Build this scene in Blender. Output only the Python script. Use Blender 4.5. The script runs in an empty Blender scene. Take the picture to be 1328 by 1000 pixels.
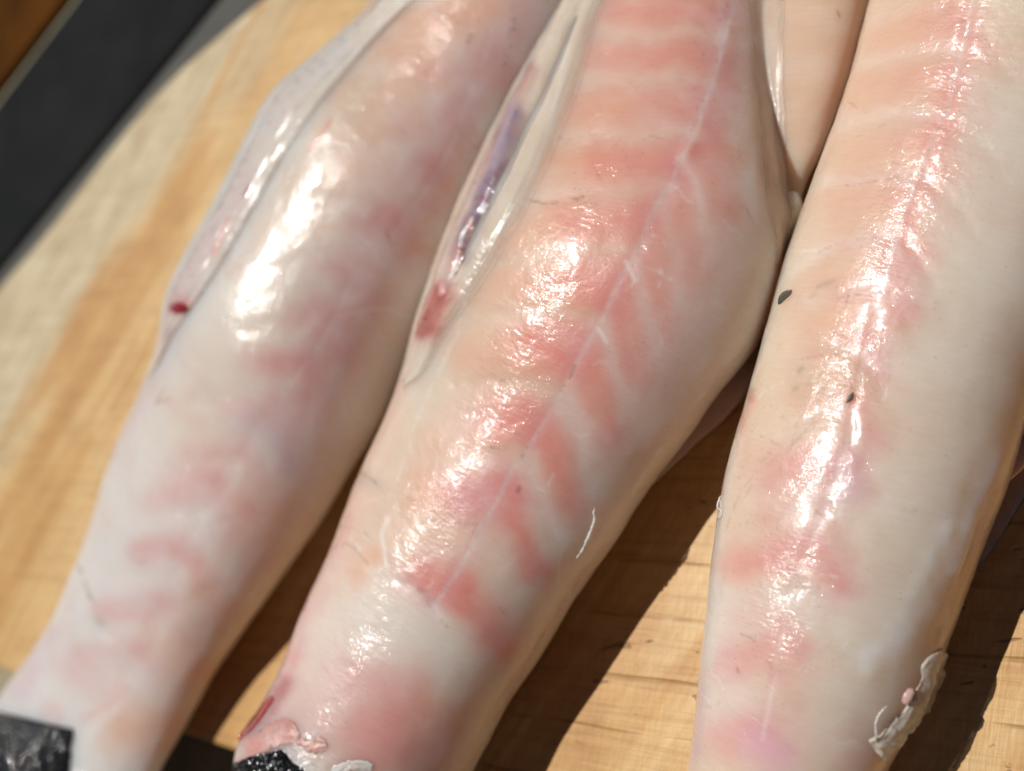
import bpy, bmesh, math, random
import numpy as np
from mathutils import Vector, Matrix
from mathutils.bvhtree import BVHTree

random.seed(5)
RNG = np.random.default_rng(11)
sc = bpy.context.scene
COL = sc.collection

# ------------------------------------------------------------------ camera
TILT = math.radians(36.0)           # between view axis and the board's normal
FAR = math.radians(157.0)           # where "away" points in the picture
HFOV = math.radians(52.0)
DIST = 0.36
tgt = np.array([0.0, 0.0, 0.04])
d = np.array([0.0, math.sin(TILT), -math.cos(TILT)])
r_u = np.array([1.0, 0.0, 0.0]); u_u = np.array([0.0, math.cos(TILT), math.sin(TILT)])
fx, fy = math.cos(FAR), math.sin(FAR)
RIGHT = fx * u_u + fy * r_u
UP = fy * u_u - fx * r_u
CAM = tgt - d * DIST
FPX = 664.0 / math.tan(HFOV / 2)
cam_d = bpy.data.cameras.new('camera')
cam = bpy.data.objects.new('camera', cam_d); COL.objects.link(cam)
cam.matrix_world = Matrix(((RIGHT[0], UP[0], -d[0], CAM[0]), (RIGHT[1], UP[1], -d[1], CAM[1]),
                           (RIGHT[2], UP[2], -d[2], CAM[2]), (0, 0, 0, 1)))
cam_d.angle = HFOV; cam_d.sensor_fit = 'HORIZONTAL'; cam_d.angle = HFOV
cam_d.clip_start = 0.01; cam_d.clip_end = 50
cam_d.dof.use_dof = True
cam_d.dof.focus_distance = 0.310
cam_d.dof.aperture_fstop = 5.0
cam_d.dof.aperture_blades = 0
sc.camera = cam

# ------------------------------------------------------------------ sky, sun, exposure
SUN_EL = math.radians(65.0)
SUN_AZ = np.array([0.10, 0.99]); SUN_AZ = SUN_AZ / np.linalg.norm(SUN_AZ)
w = bpy.data.worlds.new('World'); sc.world = w; w.use_nodes = True
nt = w.node_tree; bg = nt.nodes['Background']
sky = nt.nodes.new('ShaderNodeTexSky'); sky.sky_type = 'NISHITA'; sky.sun_disc = False
sky.sun_elevation = SUN_EL; sky.sun_rotation = math.atan2(SUN_AZ[0], SUN_AZ[1])
sky.air_density = 0.28; sky.dust_density = 0.3; sky.ozone_density = 0.3
nt.links.new(sky.outputs[0], bg.inputs[0]); bg.inputs[1].default_value = 0.052
sl = bpy.data.lights.new('sun', 'SUN'); sl.energy = 5.0; sl.angle = math.radians(0.53); sl.color = (1.0, 0.975, 0.935)
so = bpy.data.objects.new('sun', sl); COL.objects.link(so)
sv = Vector((SUN_AZ[0] * math.cos(SUN_EL), SUN_AZ[1] * math.cos(SUN_EL), math.sin(SUN_EL)))
so.rotation_euler = sv.to_track_quat('Z', 'Y').to_euler(); so.location = sv * 2
sc.view_settings.view_transform = 'Standard'; sc.view_settings.look = 'None'
sc.view_settings.exposure = -0.44; sc.view_settings.gamma = 1.0

# ------------------------------------------------------------------ helpers
def dirs(px):
    px = np.asarray(px, float)
    return (RIGHT * ((px[..., 0:1] - 664) / FPX) + UP * ((500 - px[..., 1:2]) / FPX) + d)
def at(px, z):
    """the point of the level plane z seen at photo pixel px"""
    D = dirs(px); z = np.asarray(z, float)
    t = (z - CAM[2]) / D[..., 2]
    return CAM + D * t[..., None]
def proj(P):
    v = np.asarray(P, float) - CAM
    z = v @ d
    return np.stack([664 + FPX * (v @ RIGHT) / z, 500 - FPX * (v @ UP) / z], -1)

def sm(a, b, x):
    t = np.clip((x - a) / (b - a), 0, 1); return t * t * (3 - 2 * t)
def vnoise(x, y, seed):
    R = np.random.default_rng(seed).random((256, 256))
    xi = np.floor(x).astype(int); yi = np.floor(y).astype(int)
    fx_ = x - xi; fy_ = y - yi
    fx_ = fx_ ** 3 * (fx_ * (fx_ * 6 - 15) + 10); fy_ = fy_ ** 3 * (fy_ * (fy_ * 6 - 15) + 10)
    g = lambda i, j: R[(xi + i) & 255, (yi + j) & 255]
    return (g(0, 0) * (1 - fx_) + g(1, 0) * fx_) * (1 - fy_) + (g(0, 1) * (1 - fx_) + g(1, 1) * fx_) * fy_ - 0.5
def fbm(x, y, seed, o=4):
    s = 0; a = 1.0
    for k in range(o):
        s = s + a * vnoise(x * 2 ** k + 17 * k, y * 2 ** k + 31 * k, seed + k); a *= 0.5
    return s
def polydist(px, pts):
    """distance of every pixel to a polyline, and the position 0..1 along it"""
    pts = np.asarray(pts, float)
    if len(pts) == 1:
        return np.hypot(px[..., 0] - pts[0, 0], px[..., 1] - pts[0, 1]), np.zeros(px.shape[:-1])
    seg = np.hypot(*(pts[1:] - pts[:-1]).T); tot = seg.sum(); acc = 0
    best = np.full(px.shape[:-1], 1e9); pos = np.zeros(px.shape[:-1])
    for a, b, L in zip(pts[:-1], pts[1:], seg):
        ab = b - a
        t = np.clip(((px - a) @ ab) / max(L * L, 1e-9), 0, 1)
        dd = np.hypot(px[..., 0] - a[0] - t * ab[0], px[..., 1] - a[1] - t * ab[1])
        m = dd < best
        best = np.where(m, dd, best); pos = np.where(m, (acc + t * L) / tot, pos); acc += L
    return best, pos
def cat(pts, n=12):
    """smooth curve through points"""
    P = np.asarray(pts, float)
    if len(P) < 3: return P
    Q = np.vstack([2 * P[0] - P[1], P, 2 * P[-1] - P[-2]]); out = []
    t = np.linspace(0, 1, n, endpoint=False)[:, None]
    for i in range(1, len(Q) - 2):
        p0, p1, p2, p3 = Q[i - 1], Q[i], Q[i + 1], Q[i + 2]
        out.append(0.5 * (2 * p1 + (p2 - p0) * t + (2 * p0 - 5 * p1 + 4 * p2 - p3) * t ** 2 + (3 * p1 - p0 - 3 * p2 + p3) * t ** 3))
    return np.vstack(out + [P[-1:]])
def resample(pts, n):
    P = cat(pts); s = np.r_[0, np.cumsum(np.hypot(*(P[1:] - P[:-1]).T))]
    q = np.linspace(0, s[-1], n)
    return np.stack([np.interp(q, s, P[:, k]) for k in range(P.shape[1])], -1)
def gsmooth(a, sig):
    k = int(3 * sig) + 1; x = np.arange(-k, k + 1); g = np.exp(-0.5 * (x / sig) ** 2); g /= g.sum()
    if a.ndim == 1: return np.convolve(np.pad(a, k, mode='reflect', reflect_type='odd'), g, 'valid')
    return np.stack([gsmooth(a[:, i], sig) for i in range(a.shape[1])], -1)

def grid_mesh(name, P, wrap=False, col=None, uv=None, attrs=None, caps=False):
    """mesh from a (n, m, 3) array of points"""
    n, m = P.shape[:2]
    idx = np.arange(n * m).reshape(n, m)
    a = idx[:-1, :]; b = idx[1:, :]
    if wrap:
        q = np.stack([a, np.roll(a, -1, 1), np.roll(b, -1, 1), b], -1).reshape(-1, 4)
    else:
        q = np.stack([a[:, :-1], a[:, 1:], b[:, 1:], b[:, :-1]], -1).reshape(-1, 4)
    return raw_mesh(name, P.reshape(-1, 3), q, None if col is None else col.reshape(-1, 3),
                    None if uv is None else uv.reshape(-1, 2))
def raw_mesh(name, V, Q, col=None, uv=None):
    me = bpy.data.meshes.new(name)
    me.vertices.add(len(V)); me.vertices.foreach_set('co', np.ascontiguousarray(V, np.float32).ravel())
    k = Q.shape[1]
    me.loops.add(Q.size); me.loops.foreach_set('vertex_index', Q.astype(np.int32).ravel())
    me.polygons.add(len(Q)); me.polygons.foreach_set('loop_start', np.arange(0, Q.size, k, dtype=np.int32))
    me.update(calc_edges=True)
    me.polygons.foreach_set('use_smooth', np.ones(len(Q), bool))
    if col is not None:
        at_ = me.color_attributes.new('Col', 'FLOAT_COLOR', 'POINT')
        at_.data.foreach_set('color', (np.c_[col, np.ones(len(V))] if col.shape[1] == 3 else col).astype(np.float32).ravel())
    if uv is not None:
        l = me.uv_layers.new(name='UVMap')
        l.data.foreach_set('uv', uv[Q.ravel()].astype(np.float32).ravel())
    me.validate(); me.update()
    return me
def link(name, me, mat, parent=None, kind=None, origin=None):
    o = bpy.data.objects.new(name, me); COL.objects.link(o)
    if mat: me.materials.append(mat)
    if parent:
        o.parent = parent; o.matrix_parent_inverse = Matrix.Identity(4)
        me.transform(Matrix.Translation(-parent.location))
    elif origin is not None:
        o.location = Vector(origin); me.transform(Matrix.Translation(-Vector(origin)))
    if kind: o['kind'] = kind
    return o
def tag(o, label, cat_, group=None):
    o['label'] = label; o['category'] = cat_
    if group: o['group'] = group
def empty(name, loc):
    o = bpy.data.objects.new(name, None); COL.objects.link(o); o.location = Vector(loc); o.empty_display_size = 0.02
    return o
def smooth_bm(name, bm, mat, parent=None, origin=None):
    me = bpy.data.meshes.new(name); bm.normal_update(); bm.to_mesh(me); bm.free()
    for p in me.polygons: p.use_smooth = True
    return link(name, me, mat, parent, origin=origin)

# ------------------------------------------------------------------ materials
class NT:
    def __init__(s, name):
        s.m = bpy.data.materials.new(name); s.m.use_nodes = True; s.t = s.m.node_tree
        s.b = s.t.nodes['Principled BSDF']; s.out = s.t.nodes['Material Output']
    def n(s, typ, ins=None, **kw):
        x = s.t.nodes.new('ShaderNode' + typ)
        for k, v in kw.items(): setattr(x, k, v)
        for k, v in (ins or {}).items(): s.set(x.inputs[k], v)
        return x
    def set(s, inp, v):
        if isinstance(v, bpy.types.NodeSocket): s.t.links.new(v, inp)
        elif isinstance(v, bpy.types.Node): s.t.links.new(v.outputs[0], inp)
        else: inp.default_value = v
    def p(s, **kw):
        for k, v in kw.items(): s.set(s.b.inputs[k.replace('_', ' ')], v)
    def math(s, op, a, b=0.0, c=False):
        x = s.n('Math', operation=op, use_clamp=c); s.set(x.inputs[0], a); s.set(x.inputs[1], b); return x.outputs[0]
    def mix(s, f, a, b, mode='MIX'):
        x = s.n('Mix', data_type='RGBA', blend_type=mode)
        s.set(x.inputs[0], f); s.set(x.inputs[6], a); s.set(x.inputs[7], b); return x.outputs[2]
    def ramp(s, f, stops):
        x = s.n('ValToRGB'); e = x.color_ramp.elements
        while len(e) < len(stops): e.new(0.5)
        for el, (p, c) in zip(e, stops):
            el.position = p; el.color = (c, c, c, 1) if np.isscalar(c) else (*c, 1)
        s.set(x.inputs[0], f); return x.outputs[0]

def flesh(name, scale=0.034, sss=1.0, crinkle=1.0, rough=0.36, alpha=None, coat=0.85, spec=0.45):
    k = NT(name)
    vc = k.n('VertexColor', layer_name='Col')
    tc = k.n('TexCoord'); uv = tc.outputs['UV']; ob = tc.outputs['Object']
    mp = k.n('Mapping', {'Vector': uv, 'Scale': (1.0, 0.38, 1.0), 'Rotation': (0, 0, 0.35)})
    n1 = k.n('TexNoise', {'Vector': mp, 'Scale': 800.0, 'Detail': 4.0, 'Roughness': 0.60, 'Distortion': 0.6})
    n2 = k.n('TexNoise', {'Vector': ob, 'Scale': 230.0, 'Detail': 3.0, 'Roughness': 0.55})
    n3 = k.n('TexNoise', {'Vector': ob, 'Scale': 70.0, 'Detail': 3.0})
    # muscle mottling and very fine fibre
    fib = k.n('Mapping', {'Vector': uv, 'Scale': (1.0, 0.12, 1.0), 'Rotation': (0, 0, -0.5)})
    n4 = k.n('TexNoise', {'Vector': fib, 'Scale': 1100.0, 'Detail': 3.0})
    n5 = k.n('TexNoise', {'Vector': k.n('Mapping', {'Vector': uv, 'Scale': (1.0, 0.4, 1.0), 'Rotation': (0, 0, 0.3)}), 'Scale': 48.0, 'Detail': 5.0, 'Roughness': 0.6})
    c = k.mix(k.math('MULTIPLY', n3.outputs[0], 0.10), vc.outputs[0], (0.80, 0.74, 0.66, 1))
    c = k.mix(k.ramp(n5.outputs[0], [(0.48, 0.0), (0.75, 0.28)]), c, (0.82, 0.78, 0.74, 1))
    c = k.mix(k.ramp(n5.outputs[0], [(0.28, 0.30), (0.46, 0.0)]), c, (0.70, 0.43, 0.34, 1))
    c = k.mix(0.20, c, k.ramp(n4.outputs[0], [(0.3, 0.74), (0.7, 1.0)]), 'MULTIPLY')
    # tiny dark flecks
    vo = k.n('TexVoronoi', {'Vector': ob, 'Scale': 420.0, 'Randomness': 1.0})
    sp = k.math('MULTIPLY', k.math('LESS_THAN', vo.outputs['Distance'], 0.10), k.math('GREATER_THAN', n2.outputs[0], 0.56))
    c = k.mix(k.math('MULTIPLY', sp, 0.35), c, (0.25, 0.15, 0.10, 1))
    h = k.math('ADD', k.math('MULTIPLY', n1.outputs[0], 0.62), k.math('MULTIPLY', n2.outputs[0], 0.55))
    hb = k.math('ADD', n2.outputs[0], k.math('ADD', k.math('MULTIPLY', n4.outputs[0], 0.14), k.math('MULTIPLY', n1.outputs[0], 0.4)))
    b1 = k.n('Bump', {'Height': hb, 'Strength': 0.30, 'Distance': 0.0009})
    # the wet film: smooth patches and crinkled ones
    pm = k.n('TexNoise', {'Vector': k.n('Mapping', {'Vector': uv, 'Scale': (1.0, 0.55, 1.0), 'Rotation': (0, 0, 0.5)}), 'Scale': 75.0, 'Detail': 3.0, 'Roughness': 0.6})
    patch = k.ramp(pm.outputs[0], [(0.38, 0.12), (0.50, 0.42), (0.62, 1.0)])
    b2 = k.n('Bump', {'Height': h, 'Strength': k.math('MULTIPLY', patch, 0.70 * crinkle), 'Distance': 0.0011})
    k.p(Base_Color=c, Roughness=rough, Subsurface_Weight=sss, Subsurface_Radius=(1.0, 0.66, 0.50), Subsurface_Scale=scale,
        Specular_IOR_Level=spec, Coat_Weight=coat, Coat_Roughness=k.ramp(pm.outputs[0], [(0.35, 0.10), (0.6, 0.07)]), Coat_IOR=1.33, IOR=1.38, Normal=b1, Coat_Normal=b2)
    if alpha is not None: k.p(Alpha=k.math('MULTIPLY', vc.outputs['Alpha'], alpha))
    return k.m
M_FLESH = flesh('fish flesh')
M_MEMB = flesh('wet membrane', scale=0.003, crinkle=1.1, rough=0.30, alpha=0.93)
M_FLAP = flesh('matt belly flesh', spec=0.05, scale=0.014, crinkle=0.3, rough=0.75, coat=0.0)
M_THIN = flesh('thin flap flesh', scale=0.004, crinkle=0.5)
M_SCRAP = flesh('membrane scrap', sss=0.0, crinkle=0.6, rough=0.3, alpha=0.78)

def dark_skin():
    k = NT('black fish skin'); tc = k.n('TexCoord'); ob = tc.outputs['Object']
    vo = k.n('TexVoronoi', {'Vector': ob, 'Scale': 330.0, 'Randomness': 0.6})
    n = k.n('TexNoise', {'Vector': ob, 'Scale': 75.0, 'Detail': 4.0})
    n2 = k.n('TexNoise', {'Vector': ob, 'Scale': 1200.0, 'Detail': 2.0})
    c = k.mix(k.ramp(n.outputs[0], [(0.42, 0.0), (0.62, 1.0)]), (0.006, 0.006, 0.007, 1), (0.016, 0.015, 0.012, 1))
    h = k.math('ADD', k.math('MULTIPLY', k.math('POWER', vo.outputs['Distance'], 2.0), -0.9), k.math('ADD', k.math('MULTIPLY', n.outputs[0], 2.2), k.math('MULTIPLY', n2.outputs[0], 0.04)))
    b = k.n('Bump', {'Height': h, 'Strength': 1.0, 'Distance': 0.0019})
    k.p(Base_Color=c, Roughness=0.6, Specular_IOR_Level=0.0, Normal=b, Coat_Weight=0.8, Coat_Roughness=0.05, Coat_Normal=b)
    return k.m
M_SKIN = dark_skin()
def plain(name, c, rough=0.5, c2=None, sc_=60, bump=0.0, dist=0.001, **kw):
    k = NT(name); tc = k.n('TexCoord')
    n = k.n('TexNoise', {'Vector': tc.outputs['Object'], 'Scale': sc_, 'Detail': 5.0, 'Roughness': 0.6})
    col = k.mix(k.ramp(n.outputs[0], [(0.35, 0.0), (0.65, 1.0)]), (*c, 1), (*(c2 or [x * 0.7 for x in c]), 1))
    k.p(Base_Color=col, Roughness=rough, **kw)
    if bump: k.p(Normal=k.n('Bump', {'Height': n.outputs[0], 'Strength': bump, 'Distance': dist}))
    return k.m
M_BLOOD = plain('fresh blood', (0.42, 0.015, 0.012), 0.18, (0.22, 0.008, 0.01), 300, 0.4, 0.0008, Coat_Weight=1.0)
M_FLAKE = plain('grey green flake', (0.09, 0.085, 0.065), 0.5, (0.14, 0.13, 0.10), 900)
M_RAIL = plain('black plastic', (0.012, 0.013, 0.013), 0.8, (0.018, 0.019, 0.018), 25, 0.2, 0.002, Specular_IOR_Level=0.06)
M_BROWN = plain('dark stained wood', (0.10, 0.036, 0.005), 0.7, (0.05, 0.018, 0.003), 18, Specular_IOR_Level=0.02)
M_TABLE = plain('dull olive table', (0.34, 0.29, 0.18), 0.8, (0.26, 0.22, 0.13), 30)
def droplet_mat():
    k = NT('water drops')
    tr = k.n('BsdfTransparent', {'Color': (0.98, 0.98, 0.98, 1)}); gl = k.n('BsdfGlossy', {'Roughness': 0.06})
    f = k.n('Fresnel', {'IOR': 1.6}); mx = k.n('MixShader', {0: k.math('ADD', k.math('MULTIPLY', f, 0.3), 0.08), 1: tr.outputs[0], 2: gl.outputs[0]})
    k.t.links.new(mx.outputs[0], k.out.inputs[0]); return k.m
M_DROP = droplet_mat()

def wood():
    k = NT('pale board wood'); tc = k.n('TexCoord'); ob = tc.outputs['Object']
    def turned(ang, scale):
        return k.n('Mapping', {'Vector': k.n('Mapping', {'Vector': ob, 'Rotation': (0, 0, ang)}), 'Scale': scale})
    GR, CR = math.radians(13.0), math.radians(-21.0)      # long grain, cross checks
    n1 = k.n('TexNoise', {'Vector': turned(GR, (1.0, 7.0, 1.0)), 'Scale': 4.2, 'Detail': 5.0, 'Roughness': 0.52, 'Distortion': 0.7})
    n2 = k.n('TexNoise', {'Vector': turned(GR, (1.0, 14.0, 1.0)), 'Scale': 20.0, 'Detail': 5.0, 'Roughness': 0.65})
    base = k.ramp(n1.outputs[0], [(0.34, (0.57, 0.315, 0.105)), (0.46, (0.63, 0.375, 0.135)), (0.56, (0.71, 0.49, 0.225)), (0.68, (0.61, 0.355, 0.125))])
    base = k.mix(0.35, base, k.ramp(n2.outputs[0], [(0.35, (0.72, 0.62, 0.50)), (0.6, (1, 1, 1))]), 'MULTIPLY')
    # pale sapwood band along the far long edge
    sx = k.n('SeparateXYZ', {'Vector': ob})
    far = k.math('ADD', k.math('ADD', sx.outputs[1], k.math('MULTIPLY', sx.outputs[0], 0.24)), k.math('MULTIPLY', k.math('SUBTRACT', n1.outputs[0], 0.5), 0.12))
    gm = k.n('MapRange', {'Value': far, 'From Min': 0.282, 'From Max': 0.325}); gm.interpolation_type = 'SMOOTHSTEP'
    sap = k.ramp(n2.outputs[0], [(0.38, (0.50, 0.41, 0.25)), (0.62, (0.70, 0.61, 0.42))])
    base = k.mix(k.math('MULTIPLY', gm.outputs[0], 0.9), base, sap)
    # saw marks and cross checks
    ns = k.n('TexNoise', {'Vector': turned(CR, (1.0, 0.05, 1.0)), 'Scale': 300.0, 'Detail': 4.0, 'Roughness': 0.7})
    base = k.mix(0.40, base, k.ramp(ns.outputs[0], [(0.36, (0.66, 0.56, 0.44)), (0.52, (1, 1, 1))]), 'MULTIPLY')
    fb = k.n('TexNoise', {'Vector': turned(CR + 0.12, (0.10, 1.0, 1.0)), 'Scale': 900.0, 'Detail': 3.0, 'Roughness': 0.6})
    base = k.mix(0.30, base, k.ramp(fb.outputs[0], [(0.35, (0.70, 0.62, 0.52)), (0.6, (1, 1, 1))]), 'MULTIPLY')
    wv = k.n('TexWave', {'Vector': turned(CR, (1.0, 0.16, 1.0)), 'Scale': 17.0, 'Distortion': 3.0, 'Detail': 3.0, 'Detail Scale': 1.6, 'Detail Roughness': 0.65}, bands_direction='X')
    nb = k.n('TexNoise', {'Vector': ob, 'Scale': 38.0, 'Detail': 5.0})
    worn = k.n('MapRange', {'Value': sx.outputs[1], 'From Min': 0.0, 'From Max': 0.14, 'To Min': 1.0, 'To Max': 0.12}).outputs[0]
    crack = k.math('MULTIPLY', k.math('MULTIPLY', worn, k.ramp(wv.outputs[0], [(0.0, 1.0), (0.014, 0.0)])), k.ramp(nb.outputs[0], [(0.40, 0.0), (0.58, 1.0)]))
    base = k.mix(k.math('MULTIPLY', crack, 0.42), base, (0.16, 0.075, 0.028, 1))
    # short nicks, darkened holes and damp stains
    nk = k.n('TexNoise', {'Vector': turned(CR, (1.0, 0.45, 1)), 'Scale': 130.0, 'Detail': 3.0, 'Distortion': 1.5})
    nick = k.ramp(nk.outputs[0], [(0.28, 1.0), (0.32, 0.0)])
    base = k.mix(k.math('MULTIPLY', nick, k.math('MULTIPLY', worn, 0.6)), base, (0.10, 0.05, 0.025, 1))
    st = k.n('TexNoise', {'Vector': ob, 'Scale': 32.0, 'Detail': 5.0, 'Roughness': 0.6})
    base = k.mix(0.40, base, k.ramp(st.outputs[0], [(0.36, (0.74, 0.64, 0.52)), (0.58, (1, 1, 1))]), 'MULTIPLY')
    h = k.math('ADD', k.math('MULTIPLY', ns.outputs[0], 0.6), k.math('SUBTRACT', k.math('MULTIPLY', fb.outputs[0], 0.5), k.math('ADD', crack, nick)))
    b = k.n('Bump', {'Height': h, 'Strength': 0.6, 'Distance': 0.0006})
    k.p(Base_Color=base, Roughness=0.48, Specular_IOR_Level=0.4, Normal=b)
    return k.m
M_WOOD = wood()

# ------------------------------------------------------------------ board, rail, table
def slab(name, poly, z1, z0, mat, bevel, parent=None, origin=None):
    bm = bmesh.new()
    vs = [bm.verts.new((p[0], p[1], z0)) for p in poly]
    f = bm.faces.new(vs)
    if f.normal.z < 0: f.normal_flip()
    bm.faces.ensure_lookup_table(); bm.normal_update()
    if bm.faces[0].normal.z < 0: bm.faces[0].normal_flip()
    r = bmesh.ops.extrude_face_region(bm, geom=[bm.faces[0]])
    bmesh.ops.translate(bm, verts=[v for v in r['geom'] if isinstance(v, bmesh.types.BMVert)], vec=(0, 0, z1 - z0))
    bmesh.ops.recalc_face_normals(bm, faces=bm.faces)
    if bevel: bmesh.ops.bevel(bm, geom=[e for e in bm.edges if all(v.co.z > (z0 + z1) / 2 for v in e.verts)], offset=bevel, segments=3, affect='EDGES', profile=0.5)
    me = bpy.data.meshes.new(name); bm.to_mesh(me); bm.free()
    return link(name, me, mat, parent, origin=origin)
edge = at(resample([(-330, 760), (-150, 530), (33, 333), (133, 205), (207, 116), (267, 59), (337, 0), (520, -150), (760, -360), (1100, -640)], 40), np.zeros(40))
endl = at(np.array([(0, 868), (290, 970)]), np.zeros(2))
ed = endl[1] - endl[0]; ed /= np.linalg.norm(ed)
# corner: walk the end line out until it meets the long edge
tt = np.linspace(0, 0.5, 2000); line = endl[0] - ed * tt[:, None]
dm = np.linalg.norm(line[:, None, :2] - edge[None, :, :2], axis=2)
i, j = np.unravel_index(dm.argmin(), dm.shape)
poly = [tuple(p[:2]) for p in edge[j:]]
far_x = edge[-1][0]
poly += [(far_x, -0.42), tuple((endl[1] + ed * 0.5)[:2])] + [tuple(line[i][:2])]
board = slab('cutting_board', poly, 0.0, -0.014, M_WOOD, 0.0025)
tag(board, 'pale wooden cutting board with saw marks under the three skinned fish', 'cutting board')

e0 = at(np.array([(10, 333), (262, 20)], float), np.array([-0.012, -0.012]))
rd = e0[1] - e0[0]; rd[2] = 0; rd /= np.linalg.norm(rd); rn = np.array([-rd[1], rd[0], 0]); rn = rn if rn[1] > 0 else -rn
a0 = e0[0] - rd * 0.35; a1 = e0[1] + rd * 0.45
bk = at(np.array([(-4, 132), (92, 0)], float), np.array([-0.012, -0.012]))
wd = ((bk.mean(0) - e0.mean(0)) @ rn)
rail = slab('side_rail', [tuple(a0[:2]), tuple(a1[:2]), tuple((a1 + rn * wd)[:2]), tuple((a0 + rn * wd)[:2])], -0.012, -0.0182, M_RAIL, 0.006)
M_LEDGE = plain('grey ledge', (0.10, 0.095, 0.08), 0.6, (0.07, 0.068, 0.06), 20, Specular_IOR_Level=0.2)
g0 = a0 - rn * 0.10; g1 = a1 - rn * 0.10
slab('ledge', [tuple(g0[:2]), tuple(g1[:2]), tuple((a1 - rn * 0.001)[:2]), tuple((a0 - rn * 0.001)[:2])], -0.0145, -0.0180, M_LEDGE, 0.0, parent=rail)
tag(rail, 'black rail running beside the far edge of the wooden board', 'rail')
b0 = a0 + rn * (wd + 0.012); b1 = a1 + rn * (wd + 0.012)
pl = slab('back_plank', [tuple(b0[:2]), tuple(b1[:2]), tuple((b1 + rn * 0.3)[:2]), tuple((b0 + rn * 0.3)[:2])], -0.013, -0.0182, M_BROWN, 0.003)
tag(pl, 'dark brown plank beyond the black rail in the top left corner', 'plank')
bm = bmesh.new(); bmesh.ops.create_grid(bm, x_segments=4, y_segments=4, size=2.0)
me = bpy.data.meshes.new('table_top'); bm.to_mesh(me); bm.free()
tb = link('ground', me, M_TABLE, kind='structure'); tb.location = (0, 0, -0.0185)

# ------------------------------------------------------------------ paint
CREAM = np.array([0.72, 0.585, 0.45]); PALE = np.array([0.71, 0.635, 0.57]); PINK = np.array([0.72, 0.235, 0.185]); ORANGE = np.array([0.73, 0.355, 0.21])
ROSE = np.array([0.66, 0.27, 0.26]); LILAC = np.array([0.58, 0.40, 0.45]); WHITE = np.array([0.82, 0.77, 0.72]); DKRED = np.array([0.30, 0.03, 0.03])
VEIN = np.array([0.34, 0.13, 0.09]); PURPLE = np.array([0.25, 0.15, 0.21]); GREY = np.array([0.28, 0.24, 0.19]); SEPT = np.array([0.76, 0.64, 0.52]); TAN = np.array([0.62, 0.43, 0.29])
MEMB = np.array([0.68, 0.575, 0.455])
def paint(col, px, strokes, warp=5.0, seed=3):
    wx = fbm(px[..., 0] / 34, px[..., 1] / 34, seed); wy = fbm(px[..., 0] / 34 + 40, px[..., 1] / 34 + 9, seed + 20)
    for st in strokes:
        pts, wid, c, s = st[:4]; hard = st[4] if len(st) > 4 else 0
        k = warp * min(1.3, wid / 10)
        q = px + np.stack([wx, wy], -1) * (k * 2)
        lo = np.min(pts, 0) - wid * 3 - 12; hi = np.max(pts, 0) + wid * 3 + 12
        m = (q[..., 0] > lo[0]) & (q[..., 0] < hi[0]) & (q[..., 1] > lo[1]) & (q[..., 1] < hi[1])
        if not m.any(): continue
        dd, pos = polydist(q[m], cat(pts, 5) if len(pts) > 2 else pts)
        if wid >= 10: wid = wid * (1.85 if c[0] > 1.7 * c[1] else 1.35)
        elif wid > 3.9: wid = wid * 1.5; s = s * 0.62
        if hard: f = s * (1 - sm(wid * 0.75, wid * 1.15, dd))
        else: f = s * np.exp(-(dd / wid) ** 2)
        if wid < 3.0: f = f * sm(-0.35, 0.25, fbm(px[m][:, 0] / 9, px[m][:, 1] / 9, seed + 50) )
        col[m] = col[m] * (1 - f[:, None]) + c * f[:, None]
    return col

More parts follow.
